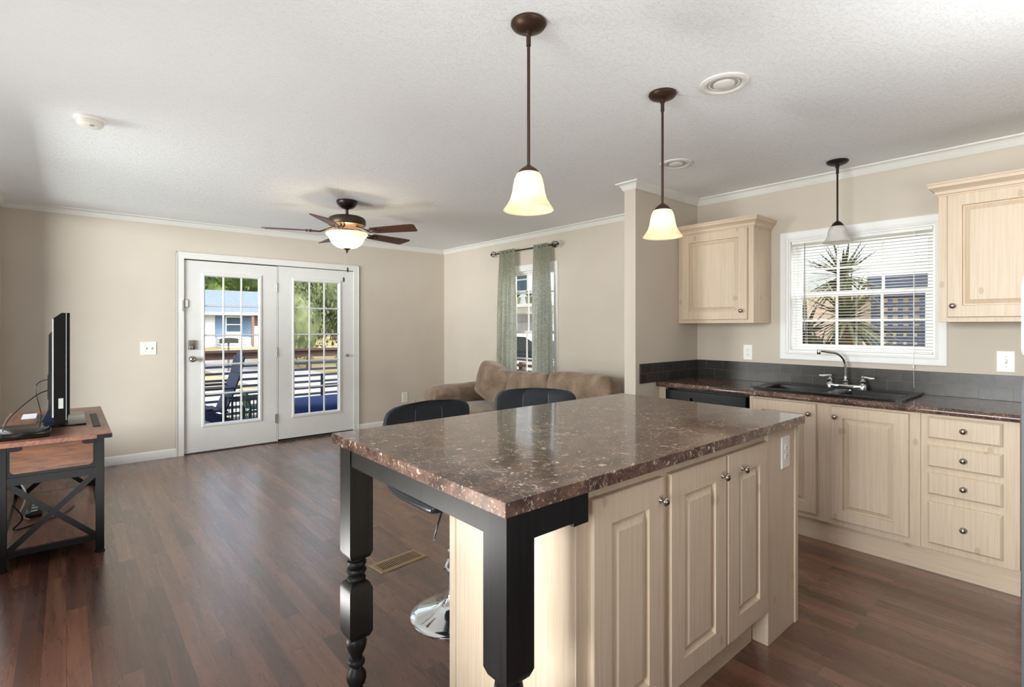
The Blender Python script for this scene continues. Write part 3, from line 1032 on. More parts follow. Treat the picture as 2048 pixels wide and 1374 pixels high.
# faucet on the sink ledge
fz = ZT + .0135
fa = thing('faucet', (4.062, 1.178, fz), 'chrome bridge faucet with arched spout and two lever handles at the sink', 'faucet')
obj('base_bar', MB().box(4.040, 4.084, 1.062, 1.292, fz, fz + .026, .006, 2), 'chrome', fa)
sp_ = [(4.062, 1.181, fz + .02), (4.062, 1.181, fz + .15)]
sx, sy = 4.062, 1.181
vx, vy = -.115, .105
for k in range(1, 11):
    a = PI / 2 * k / 10
    sp_.append((sx + vx * .62 * (1 - math.cos(a)), sy + vy * .62 * (1 - math.cos(a)), fz + .15 + .095 * math.sin(a)))
sp_ += [(sx + vx * .9, sy + vy * .9, fz + .252), (sx + vx * 1.12, sy + vy * 1.12, fz + .256)]
spt = obj('spout', MB().tube(sp_, .0085, 14), 'chrome', fa)
ex, ey = sx + vx * 1.16, sy + vy * 1.16
obj('aerator', MB().lathe([(.010, 0), (.0125, .004), (.0125, .024), (.010, .032), (0, .034)], (ex, ey, fz + .232), 14), 'chrome', spt)
obj('collar', MB().lathe([(.020, 0), (.021, .008), (.014, .012), (.017, .020), (.017, .028), (.010, .034), (.011, .055), (.008, .06)], (sx, sy, fz + .024), 18), 'chrome', fa)
for y, s in ((1.276, 1), (1.078, -1)):
    h = obj('handle', MB().lathe([(.024, 0), (.024, .022), (.020, .030), (.010, .036), (.017, .044), (.018, .052), (.010, .060), (.008, .070), (.013, .074), (.013, .082), (.006, .088), (0, .089)], (4.062, y, fz), 18), 'chrome', fa)
    obj('lever', MB().tube([(4.062, y, fz + .080), (4.060, y + s * .02, fz + .081), (4.058, y + s * .045, fz + .076), (4.056, y + s * .068, fz + .078)], [.006, .0045, .007, .004], 10), 'trim_white', h, label='white porcelain look lever')

# backsplash: two courses of dark tile on the wall and the partition
tag(obj('tile_backsplash', MB().box(W - .012, W - .001, .279, 2.331, ZT, ZT + .150, .001).box(PX + .05, W - .0125, 2.332, 2.3435, ZT, ZT + .150, .001), 'dark_tile', smooth=0, origin=(W, 2.331 + W - .0, ZT)),
    'two courses of dark grey glazed tile standing on the worktop along the wall', 'backsplash')

# wall cabinets
UX = 3.868
def cab_crown(mb, x, y0, y1, z, left, right):
    """cove moulding round the top front of a wall cabinet"""
    pr = [(0, z - .022), (.004, z - .022), (.006, z - .014), (.012, z - .010), (.016, z + .006), (.030, z + .022), (.040, z + .028), (.043, z + .044), (.046, z + .046), (.046, z + .056), (0, z + .056)]
    pts = [(W - .008, y1), (x, y1), (x, y0), (W - .008, y0)]
    if not left:
        pts = pts[1:]
    return mb.sweep(pts[::-1] if False else [(p[0], p[1]) for p in pts], [(o, zz) for o, zz in pr])
def wall_cab(y0, y1, z0, z1, dy0, dy1, dz0, dz1, ky, kz, label, left):
    t = thing('wall_cabinet', (UX + .15, (y0 + y1) / 2, z0), label, 'cabinet')
    obj('body', MB().box(UX, W - .006, y0, y1, z0, z1, .001), 'pickled_pine', t, smooth=0)
    dr = obj('door', panel_door(FX(UX), dy0, dy1, dz0, dz1, .019, .066), 'pickled_pine', t, smooth=0)
    knob(FX(UX), ky, kz, .019, dr)
    c = MB()
    # walking +Y->-Y along the front keeps the room on the right
    cab_crown(c, UX, y0, y1, z1, left, True)
    obj('crown_moulding', c, 'pickled_pine_lying', t, smooth=25)
    return t
wall_cab(1.722, 2.342, 1.377, 2.118, 1.764, 2.306, 1.404, 2.096, 1.804, 1.470, 'pale pine wall cabinet in the corner left of the kitchen window', False)
wall_cab(-.35, .648, 1.377, 2.130, .150, .606, 1.404, 2.108, .580, 1.469, 'pale pine wall cabinet right of the kitchen window, above the single switch', True)

# refrigerator at the right edge of the picture
fr = thing('refrigerator', (2.15, -.3, 0), 'steel refrigerator with grey body standing close to the viewer at the right picture edge', 'refrigerator')
RX0, RX1, RY1 = 1.752, 2.47, .136
obj('body', MB().box(RX0 + .004, RX1 - .004, -.62, RY1 - .064, .03, 1.49, .008, 2), 'fridge_side', fr)
def fridge_door(z0, z1):
    m_ = MB()
    pr = [(-.06, 0), (-.012, 0), (-.002, .006), (0, .014), (0, z1 - z0 - .075), (-.003, z1 - z0 - .045), (-.010, z1 - z0 - .018), (-.022, z1 - z0), (-.06, z1 - z0)]
    return m_.prism([(RY1 + a, z0 + b) for a, b in pr], RX0, RX1, lambda u, v, n: (n, u, v))
fd = obj('door', fridge_door(.06, 1.268), 'fridge_side', fr, label='grey lower door', smooth=30)
fz_ = obj('door', fridge_door(1.278, 1.515), 'steel_fridge', fr, label='steel freezer door', smooth=30)
for z0, z1, p_ in ((.70, 1.15, fd), (1.30, 1.44, fz_)):
    obj('handle', MB().tube([(2.40, RY1 - .002, z0), (2.40, RY1 + .035, z0 + .03), (2.40, RY1 + .035, z1 - .03), (2.40, RY1 - .002, z1)], .010, 10), 'steel_fridge', p_)

# ------------------------------------------------------------------ kitchen island
IX0, IX1, IY0, IY1, IZ = .762, 2.555, .904, 1.928, .9457
isl = thing('kitchen_island', (1.7, 1.4, 0), 'pale pine kitchen island with a dark marbled top and black turned legs', 'kitchen island')
YF = .954
obj('countertop', MB().box(IX0, IX1, IY0, IY1, IZ - .0375, IZ, .0012, 1), 'marbled_laminate', isl, smooth=25, label='dark brown marbled laminate top')
body = MB().box(1.058, 2.240, YF, 1.535, .135, IZ - .038).box(1.058, 2.225, 1.02, 1.535, 0, .136)
obj('cabinet_body', body, 'pickled_pine', isl, smooth=0)
# end panel facing the living room, with rounded front corner and back corner post
ep = MB()
ep.prism([(1.046, .985), (1.0475, .972), (1.053, .961), (1.064, .955), (1.064, 1.512), (1.046, 1.512)], 0, IZ - .038, lambda u, v, n: (u, v, n))
obj('end_panel', ep, 'pickled_pine', isl, smooth=60)
obj('corner_post', MB().box(1.044, 1.070, 1.5145, 1.552, 0, IZ - .038, .002), 'pickled_pine', isl, smooth=0)
obj('back_panel', MB().box(1.071, 2.515, 1.536, 1.550, 0, IZ - .038), 'pickled_pine', isl, smooth=0)
sp = MB().box(2.2405, 2.512, .937, 1.535, 0, IZ - .038, .001)
obj('side_panel', sp, 'pickled_pine', isl, smooth=0)
obj('corner_post', MB().box(2.5135, 2.545, .930, 1.552, 0, IZ - .038, .002), 'pickled_pine', isl, smooth=0)
obj('toe_board', MB().box(1.066, 2.224, 1.000, 1.019, 0, .134), 'pickled_pine_lying', isl, smooth=0)
MI = FY(YF)
for u0, u1, ku in ((1.106, 1.456, 1.434), (1.496, 1.872, 1.838), (1.884, 2.236, 1.994)):
    dr = obj('door', panel_door(MI, u0, u1, .150, .866, .021, .082), 'pickled_pine', isl, smooth=0)
    knob(MI, ku, .797, .021, dr)
# outlet in the island is fixed to the side panel: its own thing
t = thing('electrical_outlet', (2.412, .937, .795), 'pale outlet set in the island side panel below its right counter corner', 'outlet')
duplex(FY(.937), 2.412, .795, .084, .140, t)

# black turned legs with aprons
def sq_ring(mb, x, y, h, z):
    return [mb.b.verts.new((x + a * h, y + b * h, z)) for a, b in ((-1, -1), (1, -1), (1, 1), (-1, 1))]
def turned_leg(cx, cy):
    mb = MB()
    h = .044
    def block(z0, z1, bot=True, top=True):
        R = []
        if bot:
            R += [sq_ring(mb, cx, cy, .024, z0), sq_ring(mb, cx, cy, .036, z0 + .008), sq_ring(mb, cx, cy, h, z0 + .028)]
        else:
            R += [sq_ring(mb, cx, cy, h, z0)]
        if top:
            R += [sq_ring(mb, cx, cy, h, z1 - .028), sq_ring(mb, cx, cy, .036, z1 - .008), sq_ring(mb, cx, cy, .024, z1)]
        else:
            R += [sq_ring(mb, cx, cy, h, z1)]
        for A, B in zip(R, R[1:]):
            for k in range(4):
                j = (k + 1) % 4
                mb.b.faces.new((A[k], A[j], B[j], B[k]))
        mb.b.faces.new(R[0]); mb.b.faces.new(R[-1])
    block(.497, IZ - .038, True, False)
    block(.205, .418, True, True)
    mb.lathe([(.020, .412), (.031, .417), (.034, .425), (.030, .434), (.024, .437), (.033, .444), (.037, .453), (.033, .461), (.025, .464), (.031, .470), (.036, .479), (.034, .489), (.026, .494), (.024, .502)], (cx, cy, 0), 28)
    mb.lathe([(.016, 0), (.022, .004), (.024, .015), (.021, .022), (.030, .035), (.036, .052), (.034, .070), (.024, .088), (.019, .096), (.021, .100), (.029, .106), (.031, .116), (.027, .124), (.020, .128), (.019, .134), (.025, .146), (.034, .168), (.037, .188), (.034, .200), (.026, .210)], (cx, cy, 0), 28)
    return mb
obj('leg', turned_leg(.811, .950), 'black_paint', isl, smooth=40, label='black turned leg at the front corner')
obj('leg', turned_leg(.811, 1.816), 'black_paint', isl, smooth=40, label='black turned leg at the back corner')
obj('apron', MB().box(.771, .791, .9945, 1.7715, .849, IZ - .038), 'black_paint', isl, smooth=0)
obj('apron', MB().box(.8555, .998, .9095, .928, .838, IZ - .038).box(.9995, 1.057, .9085, .953, .828, IZ - .038, .001), 'black_paint', isl, smooth=0)
obj('apron', MB().box(.8555, 1.045, 1.836, 1.855, .849, IZ - .038), 'black_paint', isl, smooth=0)
obj('corner_block', MB().box(.792, .81, 1.65, 1.7715, .855, IZ - .038), 'black_paint', isl, smooth=0)

# ------------------------------------------------------------------ bar stools
def bar_stool(loc, rz, label):
    t = thing('bar_stool', loc, label, 'bar stool', 'black bar stools behind the island', rz or 1e-9)
    # chrome trumpet base, column, foot ring, lever; stool faces local -Y
    prof = [(.200, 0), (.202, .004), (.200, .007), (.17, .016), (.12, .030), (.075, .048), (.045, .072), (.033, .10), (.0295, .13), (.029, .30), (.0, .30)]
    obj('base', MB().lathe(prof, n=48), 'chrome', t, smooth=50, local=True)
    obj('column', MB().lathe([(.0215, .29), (.0215, .535), (.045, .545), (.045, .556), (0, .556)], n=24), 'chrome', t, local=True)
    fr_ = [(.085 * math.cos(a), -.08 - .10 * math.sin(a), .26) for a in [PI * k / 14 for k in range(15)]]
    obj('foot_rest', MB().tube([(.028, 0, .26)] + [(.085, -.06, .26)] + fr_ + [(-.085, -.06, .26), (-.028, 0, .26)], .009, 8), 'chrome', t, local=True)
    obj('lever', MB().tube([(-.02, -.02, .548), (-.10, -.06, .535), (-.150, -.095, .48), (-.185, -.12, .435)], .005, 8), 'chrome', t, local=True)
    # one padded shell: seat curving up into the back
    path_ = []
    for y, z in ((-.215, .604), (-.20, .618), (-.12, .622), (.0, .620), (.10, .622), (.165, .640), (.204, .690), (.216, .79), (.222, .90), (.226, .985)):
        path_.append((y, z))
    th = .055
    sh = MB()
    hw = [.222, .246, .250, .252, .254, .256, .256, .255, .250, .238]
    # offset curve below / behind
    def nrm(i):
        a = Vector(path_[max(0, i - 1)])
        b = Vector(path_[min(len(path_) - 1, i + 1)])
        d = (b - a).normalized()
        return Vector((d.y, -d.x))
    secs = []
    for i, (y, z) in enumerate(path_):
        n_ = nrm(i)
        w = hw[i]
        f = .45 if i in (0, len(path_) - 1) else 1
        sec = []
        bend = .035 * (max(0, i - 5) / 4)
        for sx_, sn in ((-1, .30), (-1, .75), (-.93, 1), (-.33, 1.0), (.33, 1.0), (.93, 1), (1, .75), (1, .30), (.93, .0), (.36, -.0), (.31, .06), (.26, -.0), (-.26, -.0), (-.31, .06), (-.36, 0), (-.93, .0)):
            k = sn * th * f
            x = sx_ * w
            curv = -bend * (sx_ ** 2)
            sec.append(sh.b.verts.new((x, y + n_.x * k + curv, z + n_.y * k)))
        secs.append(sec)
    m_ = len(secs[0])
    for A, B in zip(secs, secs[1:]):
        for k in range(m_):
            j = (k + 1) % m_
            sh.b.faces.new((A[k], A[j], B[j], B[k]))
    sh.b.faces.new(secs[0]); sh.b.faces.new(secs[-1])
    cush = obj('seat_shell', sh, 'leather', t, smooth=60, local=True, sub=2)
    for sx_ in (-.31, .31):
        pts = []
        for i in range(5, len(path_)):
            y, z = path_[i]
            n_ = nrm(i)
            bend = .035 * (max(0, i - 5) / 4)
            pts.append((sx_ * hw[i], y - bend * sx_ ** 2 - .001 + n_.x * .003, z))
        obj('seam', MB().tube(pts, .0016, 5), 'stitch', cush, local=True)
        pts2 = [(sx_ * hw[i], path_[i][0] + nrm(i).x * th * .985 - .035 * (max(0, i - 5) / 4) * sx_ ** 2, path_[i][1] + nrm(i).y * th * .985) for i in range(5, len(path_) - 1)]
    return t
bar_stool((1.378, 2.01, 0), 0, 'left black padded bar stool, its chrome base showing beside the island end panel')
bar_stool((2.00, 2.10, 0), -math.radians(42), 'right black padded bar stool, turned toward the viewer in front of the sofa cushions')

# ------------------------------------------------------------------ sofa
sf = thing('sofa', (3.65, 4.0, 0), 'brown suede sofa against the right wall under the far window', 'sofa')
def soft_box(x0, x1, y0, y1, z0, z1, bulge=.03, seg=6, rnd=.05, wob=.0, seed=0):
    """rounded, slightly bulging upholstery block"""
    mb = MB()
    mb.box(-.5, .5, -.5, .5, -.5, .5)
    bmesh.ops.subdivide_edges(mb.b, edges=list(mb.b.edges), cuts=seg, use_grid_fill=True)
    dx, dy, dz = x1 - x0, y1 - y0, z1 - z0
    c = Vector(((x0 + x1) / 2, (y0 + y1) / 2, (z0 + z1) / 2))
    rn = random.Random(seed)
    ph = [rn.random() * 6 for _ in range(6)]
    for v in mb.b.verts:
        p = v.co.copy()
        q = Vector((p.x * 2, p.y * 2, p.z * 2))
        # superellipse rounding
        ln = (abs(q.x) ** 8 + abs(q.y) ** 8 + abs(q.z) ** 8) ** (1 / 8)
        if ln > 0:
            q = q / ln * max(abs(q.x), abs(q.y), abs(q.z))
        b = Vector(((1 - q.y ** 2) * (1 - q.z ** 2) * bulge * q.x, (1 - q.x ** 2) * (1 - q.z ** 2) * bulge * q.y, (1 - q.x ** 2) * (1 - q.y ** 2) * bulge * q.z))
        w = wob * (math.sin(q.y * 5 + ph[0]) * math.cos(q.z * 4 + ph[1]) + .5 * math.sin(q.z * 9 + ph[2] + q.y * 3))
        v.co = c + Vector((q.x * dx / 2, q.y * dy / 2, q.z * dz / 2)) + b + Vector((-w, 0, w * .3))
    return mb
obj('base', MB().box(3.26, 4.03, 2.62, 5.28, .06, .30, .03, 3), 'suede', sf)
obj('backrest', soft_box(3.925, 4.035, 2.62, 5.30, .28, .72, .01, 6, seed=3), 'suede', sf, smooth=60, sub=1)
arm = lambda y0, y1, s: soft_box(3.205, 4.05, y0, y1, .10, .660, .03, 8, wob=.006, seed=s)
def roll_arm(y0, y1, s):
    mb = MB()
    ym = (y0 + y1) / 2
    prof = []
    for k in range(15):
        a = -.55 + (PI + 1.1) * k / 14
        prof.append((ym + .135 * math.cos(a), .545 + .115 * math.sin(a)))
    prof = [(ym + .10, .10), *prof, (ym - .10, .10)]
    xs = [3.215, 3.225, 3.25, 3.35, 3.5, 3.65, 3.8, 3.93, 4.03]
    ins = [.80, .93, 1, 1, 1, 1, 1, 1, 1]
    rows = []
    for x, i_ in zip(xs, ins):
        rows.append([mb.b.verts.new((x + .006 * math.sin(9 * z + 20 * y), ym + (y - ym) * i_, .35 + (z - .35) * (i_ if z > .35 else 1) + .006 * math.sin(x * 14 + y * 8))) for y, z in prof])
    for A, B in zip(rows, rows[1:]):
        for k in range(len(prof)):
            j = (k + 1) % len(prof)
            mb.b.faces.new((A[k], A[j], B[j], B[k]))
    mb.b.faces.new(rows[0]); mb.b.faces.new(rows[-1])
    return mb
obj('arm', roll_arm(5.06, 5.33, 5), 'suede', sf, smooth=60, sub=1)
obj('arm', roll_arm(2.55, 2.82, 6), 'suede', sf, smooth=60, sub=1)
for k in range(3):
    a = 2.84 + k * .742
    obj('seat_cushion', soft_box(3.21, 3.95, a, a + .738, .285, .452, .022, 6, wob=.004, seed=20 + k), 'suede', sf, smooth=60, sub=1)
for k, (y0, y1, z0, z1, xo, rx, ry, lb) in enumerate(((4.46, 5.00, .490, .905, 3.66, .30, .20, 'brown suede back cushion leaning askew against the rolled sofa arm'),
                                           (3.770, 4.420, .452, .862, 3.68, -.02, .16, 'brown suede back cushion in the middle of the sofa, below the window gap'),
                                           (2.960, 3.765, .452, .888, 3.68, .00, .16, 'brown suede back cushion at the near end of the sofa, beside the partition'))):
    b_ = soft_box(xo, xo + .21, y0, y1, z0, z1, .016, 9, wob=.006, seed=40 + k)
    for v in b_.b.verts:      # gathered seams and slack wrinkles
        hgt = (v.co.z - z0) / (z1 - z0)
        v.co.x += .006 * math.sin(38 * v.co.y + 14 * v.co.z + k) * max(0, hgt) * (v.co.x < xo + .1)
        v.co.z -= .018 * (1 - abs(2 * (v.co.y - (y0 + y1) / 2) / (y1 - y0))) * (hgt > .6) * (k == 1)
    cc = Vector((xo + .12, (y0 + y1) / 2, z0))
    mt = Matrix.Translation(cc) @ Matrix.Rotation(ry * .6, 4, 'Y') @ Matrix.Rotation(rx, 4, 'X') @ Matrix.Translation(-cc)
    bmesh.ops.transform(b_.b, matrix=mt, verts=b_.b.verts)
    ob = obj('back_cushion', b_, 'suede', smooth=60, sub=1, origin=cc)
    tag(ob, lb, 'cushion', 'back cushions on the sofa')

# ------------------------------------------------------------------ floor register
fv = thing('floor_vent', (1.446, 2.668, 0), 'tan metal floor vent let into the planks behind the black island leg', 'floor vent')
ang = math.atan2(2.730 - 2.655, 1.582 - 1.305)
ca, sa = math.cos(.09), math.sin(.09)
VM = lambda u, v, n: (1.446 + u * ca - v * sa, 2.668 + u * sa + v * ca, n)
obj('frame', MB().rings([(-.155, .155, -.07, .07, 0.0005), (-.155, .155, -.07, .07, .002), (-.147, .147, -.062, .062, .006)], VM), 'vent_tan', fv, smooth=0)
obj('duct_opening', MB().slab([-.130, .130], [-.040, .040], .0055, .0066, VM), 'gap_black', fv, smooth=0)
lv = MB()
for k in range(21):
    u = -.127 + .254 * k / 20
    lv.slab([u - .0028, u + .0028], [-.041, .041], .0062, .0085, VM)
obj('louvres', lv, 'vent_tan', fv, smooth=0)

# ------------------------------------------------------------------ ceiling fittings
def pendant(x, y, lit, metal, zrod, zcap, zbot, r, label):
    t = thing('pendant_light', (x, y, ZC), label, 'pendant lamp', 'bell shaped pendant lamps')
    obj('canopy', MB().lathe([(.064, ZC - .001), (.065, ZC - .008), (.058, ZC - .018), (.036, ZC - .028), (.012, ZC - .032), (.012, ZC - .044), (.007, ZC - .048)], (x, y, 0), 32), metal, t)
    obj('rod', MB().cyl((x, y, 0), .0058, zrod - .01, ZC - .044, 14).cyl((x, y, 0), .0085, ZC - .085, ZC - .044, 14), metal, t)
    obj('socket_cap', MB().lathe([(.007, zrod + .004), (.012, zrod), (.026, zrod - .010), (.036, zcap + .004), (.038, zcap - .004), (.033, zcap - .006), (.0, zcap - .006)], (x, y, 0), 28), metal, t)
    h = zcap - zbot
    prof = [(.032, 0), (.043, .05), (.051, .18), (.056, .36), (.061, .54), (.069, .72), (.080, .86), (.091, .97), (.094, 1.0)]
    k = r / .094
    pts = [(a * (k if b > .5 else 1), zcap - b * h) for a, b in prof]
    inner = [(a - .004, z) for a, z in reversed(pts)]
    sh = obj('lamp_shade', MB().lathe(pts + inner, (x, y, 0), 40, caps=False), 'lit_glass' if lit else 'frosted_glass', t, smooth=60)
    zc_ = zbot + h * .42
    obj('bulb', MB().lathe([(.012, zc_ + .062), (.014, zc_ + .045), (.022, zc_ + .025), (.030, zc_ + .002), (.029, zc_ - .014), (.020, zc_ - .026), (0, zc_ - .031)], (x, y, 0), 20), 'bulb_glow' if lit else 'bulb_off', t)
    return t
pendant(1.270, 1.376, True, 'bronze', 1.934, 1.911, 1.773, .092, 'lit bronze pendant lamp nearest the viewer, over the middle of the island')
pendant(2.136, 1.379, True, 'bronze', 1.931, 1.905, 1.775, .092, 'lit bronze pendant lamp over the window end of the island, before the partition')
pendant(3.890, 1.178, False, 'bronze_dark', 2.052, 2.022, 1.912, .088, 'unlit dark pendant lamp with frosted shade in front of the kitchen window')

def recessed(x, y, label):
    t = thing('recessed_light', (x, y, ZC), label, 'ceiling light', 'recessed ceiling lights')
    obj('trim_ring', MB().lathe([(.107, ZC - .0005), (.106, ZC - .006), (.092, ZC - .011), (.079, ZC - .010), (.074, ZC - .0035), (.060, ZC - .002), (.060, ZC - .0006)], (x, y, 0), 48, caps=False), 'trim_white', t, smooth=50)
    obj('baffle', MB().lathe([(.073, ZC - .004), (.060, ZC - .0012), (0, ZC - .0012)], (x, y, 0), 40, caps=False), 'silver_label', t, smooth=0)
    obj('lens', MB().lathe([(.047, ZC - .0015), (.046, ZC - .008), (.036, ZC - .012), (0, ZC - .014)], (x, y, 0), 36, caps=False), 'bulb_off', t)
recessed(2.259, 1.139, 'round white recessed light nearest the viewer, right of the lit pendants')
recessed(3.122, 1.911, 'round white recessed light near the partition, beside a pendant rod')

sd = thing('smoke_detector', (.096, 3.531, ZC), 'round white smoke detector on the ceiling above the tv stand', 'smoke detector')
obj('base_ring', MB().lathe([(.072, ZC - .0005), (.072, ZC - .008), (.068, ZC - .014), (.058, ZC - .016)], (.096, 3.531, 0), 40), 'switch_white', sd)
obj('cover', MB().lathe([(.057, ZC - .014), (.056, ZC - .018), (.0575, ZC - .021), (.055, ZC - .036), (.046, ZC - .043), (.02, ZC - .045), (0, ZC - .045)], (.096, 3.531, 0), 40), 'switch_white', sd)
obj('test_button', MB().lathe([(.012, ZC - .044), (.011, ZC - .048), (0, ZC - .049)], (.100, 3.500, 0), 16), 'silver_label', sd)

# ceiling fan
fxy = (1.866, 4.376)
fan = thing('ceiling_fan', (*fxy, ZC), 'bronze five blade ceiling fan with a glowing glass bowl in the living area', 'ceiling fan')
obj('canopy', MB().lathe([(.088, ZC - .0005), (.090, ZC - .006), (.086, ZC - .026), (.070, ZC - .050), (.044, ZC - .066), (.022, ZC - .070), (.016, ZC - .078)], (*fxy, 0), 40), 'bronze_dark', fan)
obj('down_rod', MB().cyl((*fxy, 0), .0125, 2.315, ZC - .07, 18), 'fan_bronze', fan)
obj('motor_housing', MB().lathe([(.020, 2.335), (.030, 2.328), (.07, 2.320), (.125, 2.314), (.150, 2.302), (.160, 2.284), (.161, 2.252), (.155, 2.238), (.115, 2.226), (.095, 2.205), (.080, 2.190), (.0, 2.190)], (*fxy, 0), 48), 'fan_bronze', fan, smooth=50)
obj('switch_housing', MB().lathe([(.080, 2.192), (.086, 2.182), (.070, 2.172), (.055, 2.160), (0, 2.156)], (*fxy, 0), 40), 'fan_bronze', fan)
for k in range(5):
    a = math.radians(13 + 72 * k)
    m4 = Matrix.Translation((*fxy, 2.180)) @ Matrix.Rotation(a, 4, 'Z') @ Matrix.Rotation(math.radians(-13), 4, 'X')
    bl_ = MB()
    r0, r1 = .255, .690
    poly = [(r0, -.052), (r0 + .03, -.056), (.60, -.072), (.672, -.070), (.690, -.052), (.662, .062), (.648, .070), (r0 + .03, .056), (r0, .052)]
    bl_.prism(poly, -.003, .003, lambda u, v, n: m4 @ Vector((u, v, n)))
    b = obj('blade', bl_, 'fan_blade', fan, smooth=0)
    ir = MB()
    m5 = Matrix.Translation((*fxy, 0)) @ Matrix.Rotation(a, 4, 'Z')
    ir.tube([m5 @ Vector((.10, -.012, 2.222)), m5 @ Vector((.16, -.020, 2.200)), m5 @ Vector((.22, -.024, 2.180)), m5 @ Vector((.31, -.026, 2.180))], .0065, 8)
    ir.tube([m5 @ Vector((.10, .012, 2.222)), m5 @ Vector((.16, .020, 2.197)), m5 @ Vector((.22, .024, 2.172)), m5 @ Vector((.31, .026, 2.170))], .0065, 8)
    for px_, py_ in ((.30, -.028), (.30, .028), (.33, 0)):
        ir.lathe([(.0, -.014), (.008, -.012), (.010, -.006), (.010, .008), (0, .010)], mtx=m4 @ Matrix.Translation((px_, py_, 0)), n=12)
    obj('blade_iron', ir, 'fan_bronze', b)
bowlp = [(.174, 2.172), (.178, 2.160), (.172, 2.148), (.158, 2.142), (.152, 2.130), (.140, 2.100), (.118, 2.070), (.085, 2.048), (.045, 2.037), (0, 2.034)]
bowl = obj('light_bowl', MB().lathe(bowlp, (*fxy, 0), 48, caps=False), 'lit_bowl', fan, smooth=60)
obj('finial', MB().lathe([(.034, 2.040), (.032, 2.034), (.018, 2.026), (.010, 2.018), (.007, 2.008), (.009, 2.003), (.004, 1.996), (0, 1.995)], (*fxy, 0), 20), 'fan_bronze', fan)
for dx, dy, zl in ((-.022, .018, 1.755), (.004, -.006, 1.84)):
    p = obj('pull_chain', MB().tube([(fxy[0] + dx * .6, fxy[1] + dy * .6, 2.035), (fxy[0] + dx, fxy[1] + dy, zl)], .0016, 5), 'silver_label', fan)
    obj('pull_knob', MB().lathe([(.002, zl + .03), (.007, zl + .024), (.0085, zl + .006), (.006, zl - .012), (0, zl - .013)], (fxy[0] + dx, fxy[1] + dy, 0), 12), 'pull_dark', p)
fl = light('fan_lamp', 'POINT', (*fxy, 2.12), 10, (1, .80, .52), None, .05)
fl.parent = fan
fl.matrix_parent_inverse = Matrix.Translation((-fxy[0], -fxy[1], -ZC))

# ------------------------------------------------------------------ tv stand with its television
TX0, TX1, TY0, TY1, TZ = -.312, .206, 3.905, 5.262, .715
ts = thing('tv_stand', (-.05, 4.58, 0), 'rustic wood and black metal tv stand along the left wall', 'tv stand')
obj('top', MB().box(TX0, TX1, TY0, TY1, TZ - .026, TZ, .002), 'rustic_top', ts, smooth=0, label='reddish brown wood top')
for y0, y1 in ((TY0 - .0015, TY0 + .045), (TY1 - .045, TY1 + .0015)):
    obj('corner_cap', MB().box(TX1 - .070, TX1 + .0015, y0, y1, TZ - .0275, TZ - .004), 'metal_black', ts, smooth=0)
obj('inlay_strip', MB().box(.128, .166, 4.21, 4.82, TZ - .001, TZ + .004, .001), 'metal_black', ts, smooth=0)
lx0, lx1, ly0, ly1 = -.288, .172, 3.945, 5.225
q = .040
for x, y in ((lx0, ly0), (lx1 - q, ly0), (lx0, ly1 - q), (lx1 - q, ly1 - q)):
    lg = obj('leg', MB().box(x, x + q, y, y + q, .012, TZ - .026, .002), 'metal_black', ts, smooth=0)
    obj('foot_pad', MB().lathe([(.024, 0), (.026, .006), (.018, .014), (.008, .02)], (x + q / 2, y + q / 2, 0), 16), 'metal_black', lg)
for y in (ly0, ly1 - .022):
    yo = y + .022
    # wood end panel in a black frame with notched corners
    pn = MB()
    u0, u1, v0, v1, r = lx0 + q + .012, lx1 - q - .012, .535, .686, .022
    poly = []
    for cx_, cy_, a0 in ((u1 - r, v1 - r, 0), (u0 + r, v1 - r, PI / 2), (u0 + r, v0 + r, PI), (u1 - r, v0 + r, 3 * PI / 2)):
        for k in range(5):
            a = a0 + PI / 2 * k / 4
            poly.append((cx_ + r * math.cos(a), cy_ + r * math.sin(a)))
    fr_p = MB().box(lx0 + q, lx1 - q, y + .006, y + .020, .515, TZ - .026)
    obj('end_frame', fr_p, 'metal_black', ts, smooth=0)
    yy = y if y < 4.5 else y + .022
    sgn = 1 if y < 4.5 else -1
    obj('end_panel', MB().prism(poly, 0, .006, (lambda yy_, s_: (lambda u, v, n: (u, yy_ + s_ * (.0055 - n), v)))(yy, sgn)), 'rustic_front', ts, smooth=0, label='orange brown knotty wood panel')
    for uu, s in ((lx0 + q, 1), (lx1 - q, -1)):
        nt = MB()
        nt.prism([(uu, TZ - .026), (uu + s * .062, TZ - .026), (uu + s * .062, TZ - .05), (uu + s * .045, TZ - .056), (uu, TZ - .056)], 0, .008, (lambda yy_, s_: (lambda u, v, n: (u, yy_ - s_ * (n - .004), v)))(yy, sgn))
        obj('corner_bracket', nt, 'metal_black', ts, smooth=0)
    ym = y + .011
    obj('rail', MB().box(lx0 + q, lx1 - q, y + .002, y + .022, .470, .5145), 'metal_black', ts, smooth=0)
    obj('rail', MB().box(lx0 + q, lx1 - q, y + .002, y + .022, .078, .110), 'metal_black', ts, smooth=0)
    xb = MB().bar((lx0 + q, ym - .003, .105), (lx1 - q, ym - .003, .475), .008, .030, up=(0, 0, 1)).bar((lx0 + q, ym + .006, .475), (lx1 - q, ym + .006, .105), .008, .030)
    obj('cross_brace', xb, 'metal_black', ts, smooth=0)
for x in (lx0, lx1 - .02):
    for z0, z1 in ((.078, .110), (.655, TZ - .026)):
        obj('side_rail', MB().box(x + .002, x + .018, ly0 + q, ly1 - q, z0, z1), 'metal_black', ts, smooth=0)
obj('shelf', MB().box(lx0 + .02, lx1 - .02, ly0 + .024, ly1 - .024, .094, .112), 'rustic_top', ts, smooth=0)

tv = thing('television', (-.03, 4.6, TZ), 'large black flat television seen edge on, standing on the tv stand', 'television')
tz0, tz1, ty0, ty1 = .775, 1.432, 4.055, 5.175
pan = MB()
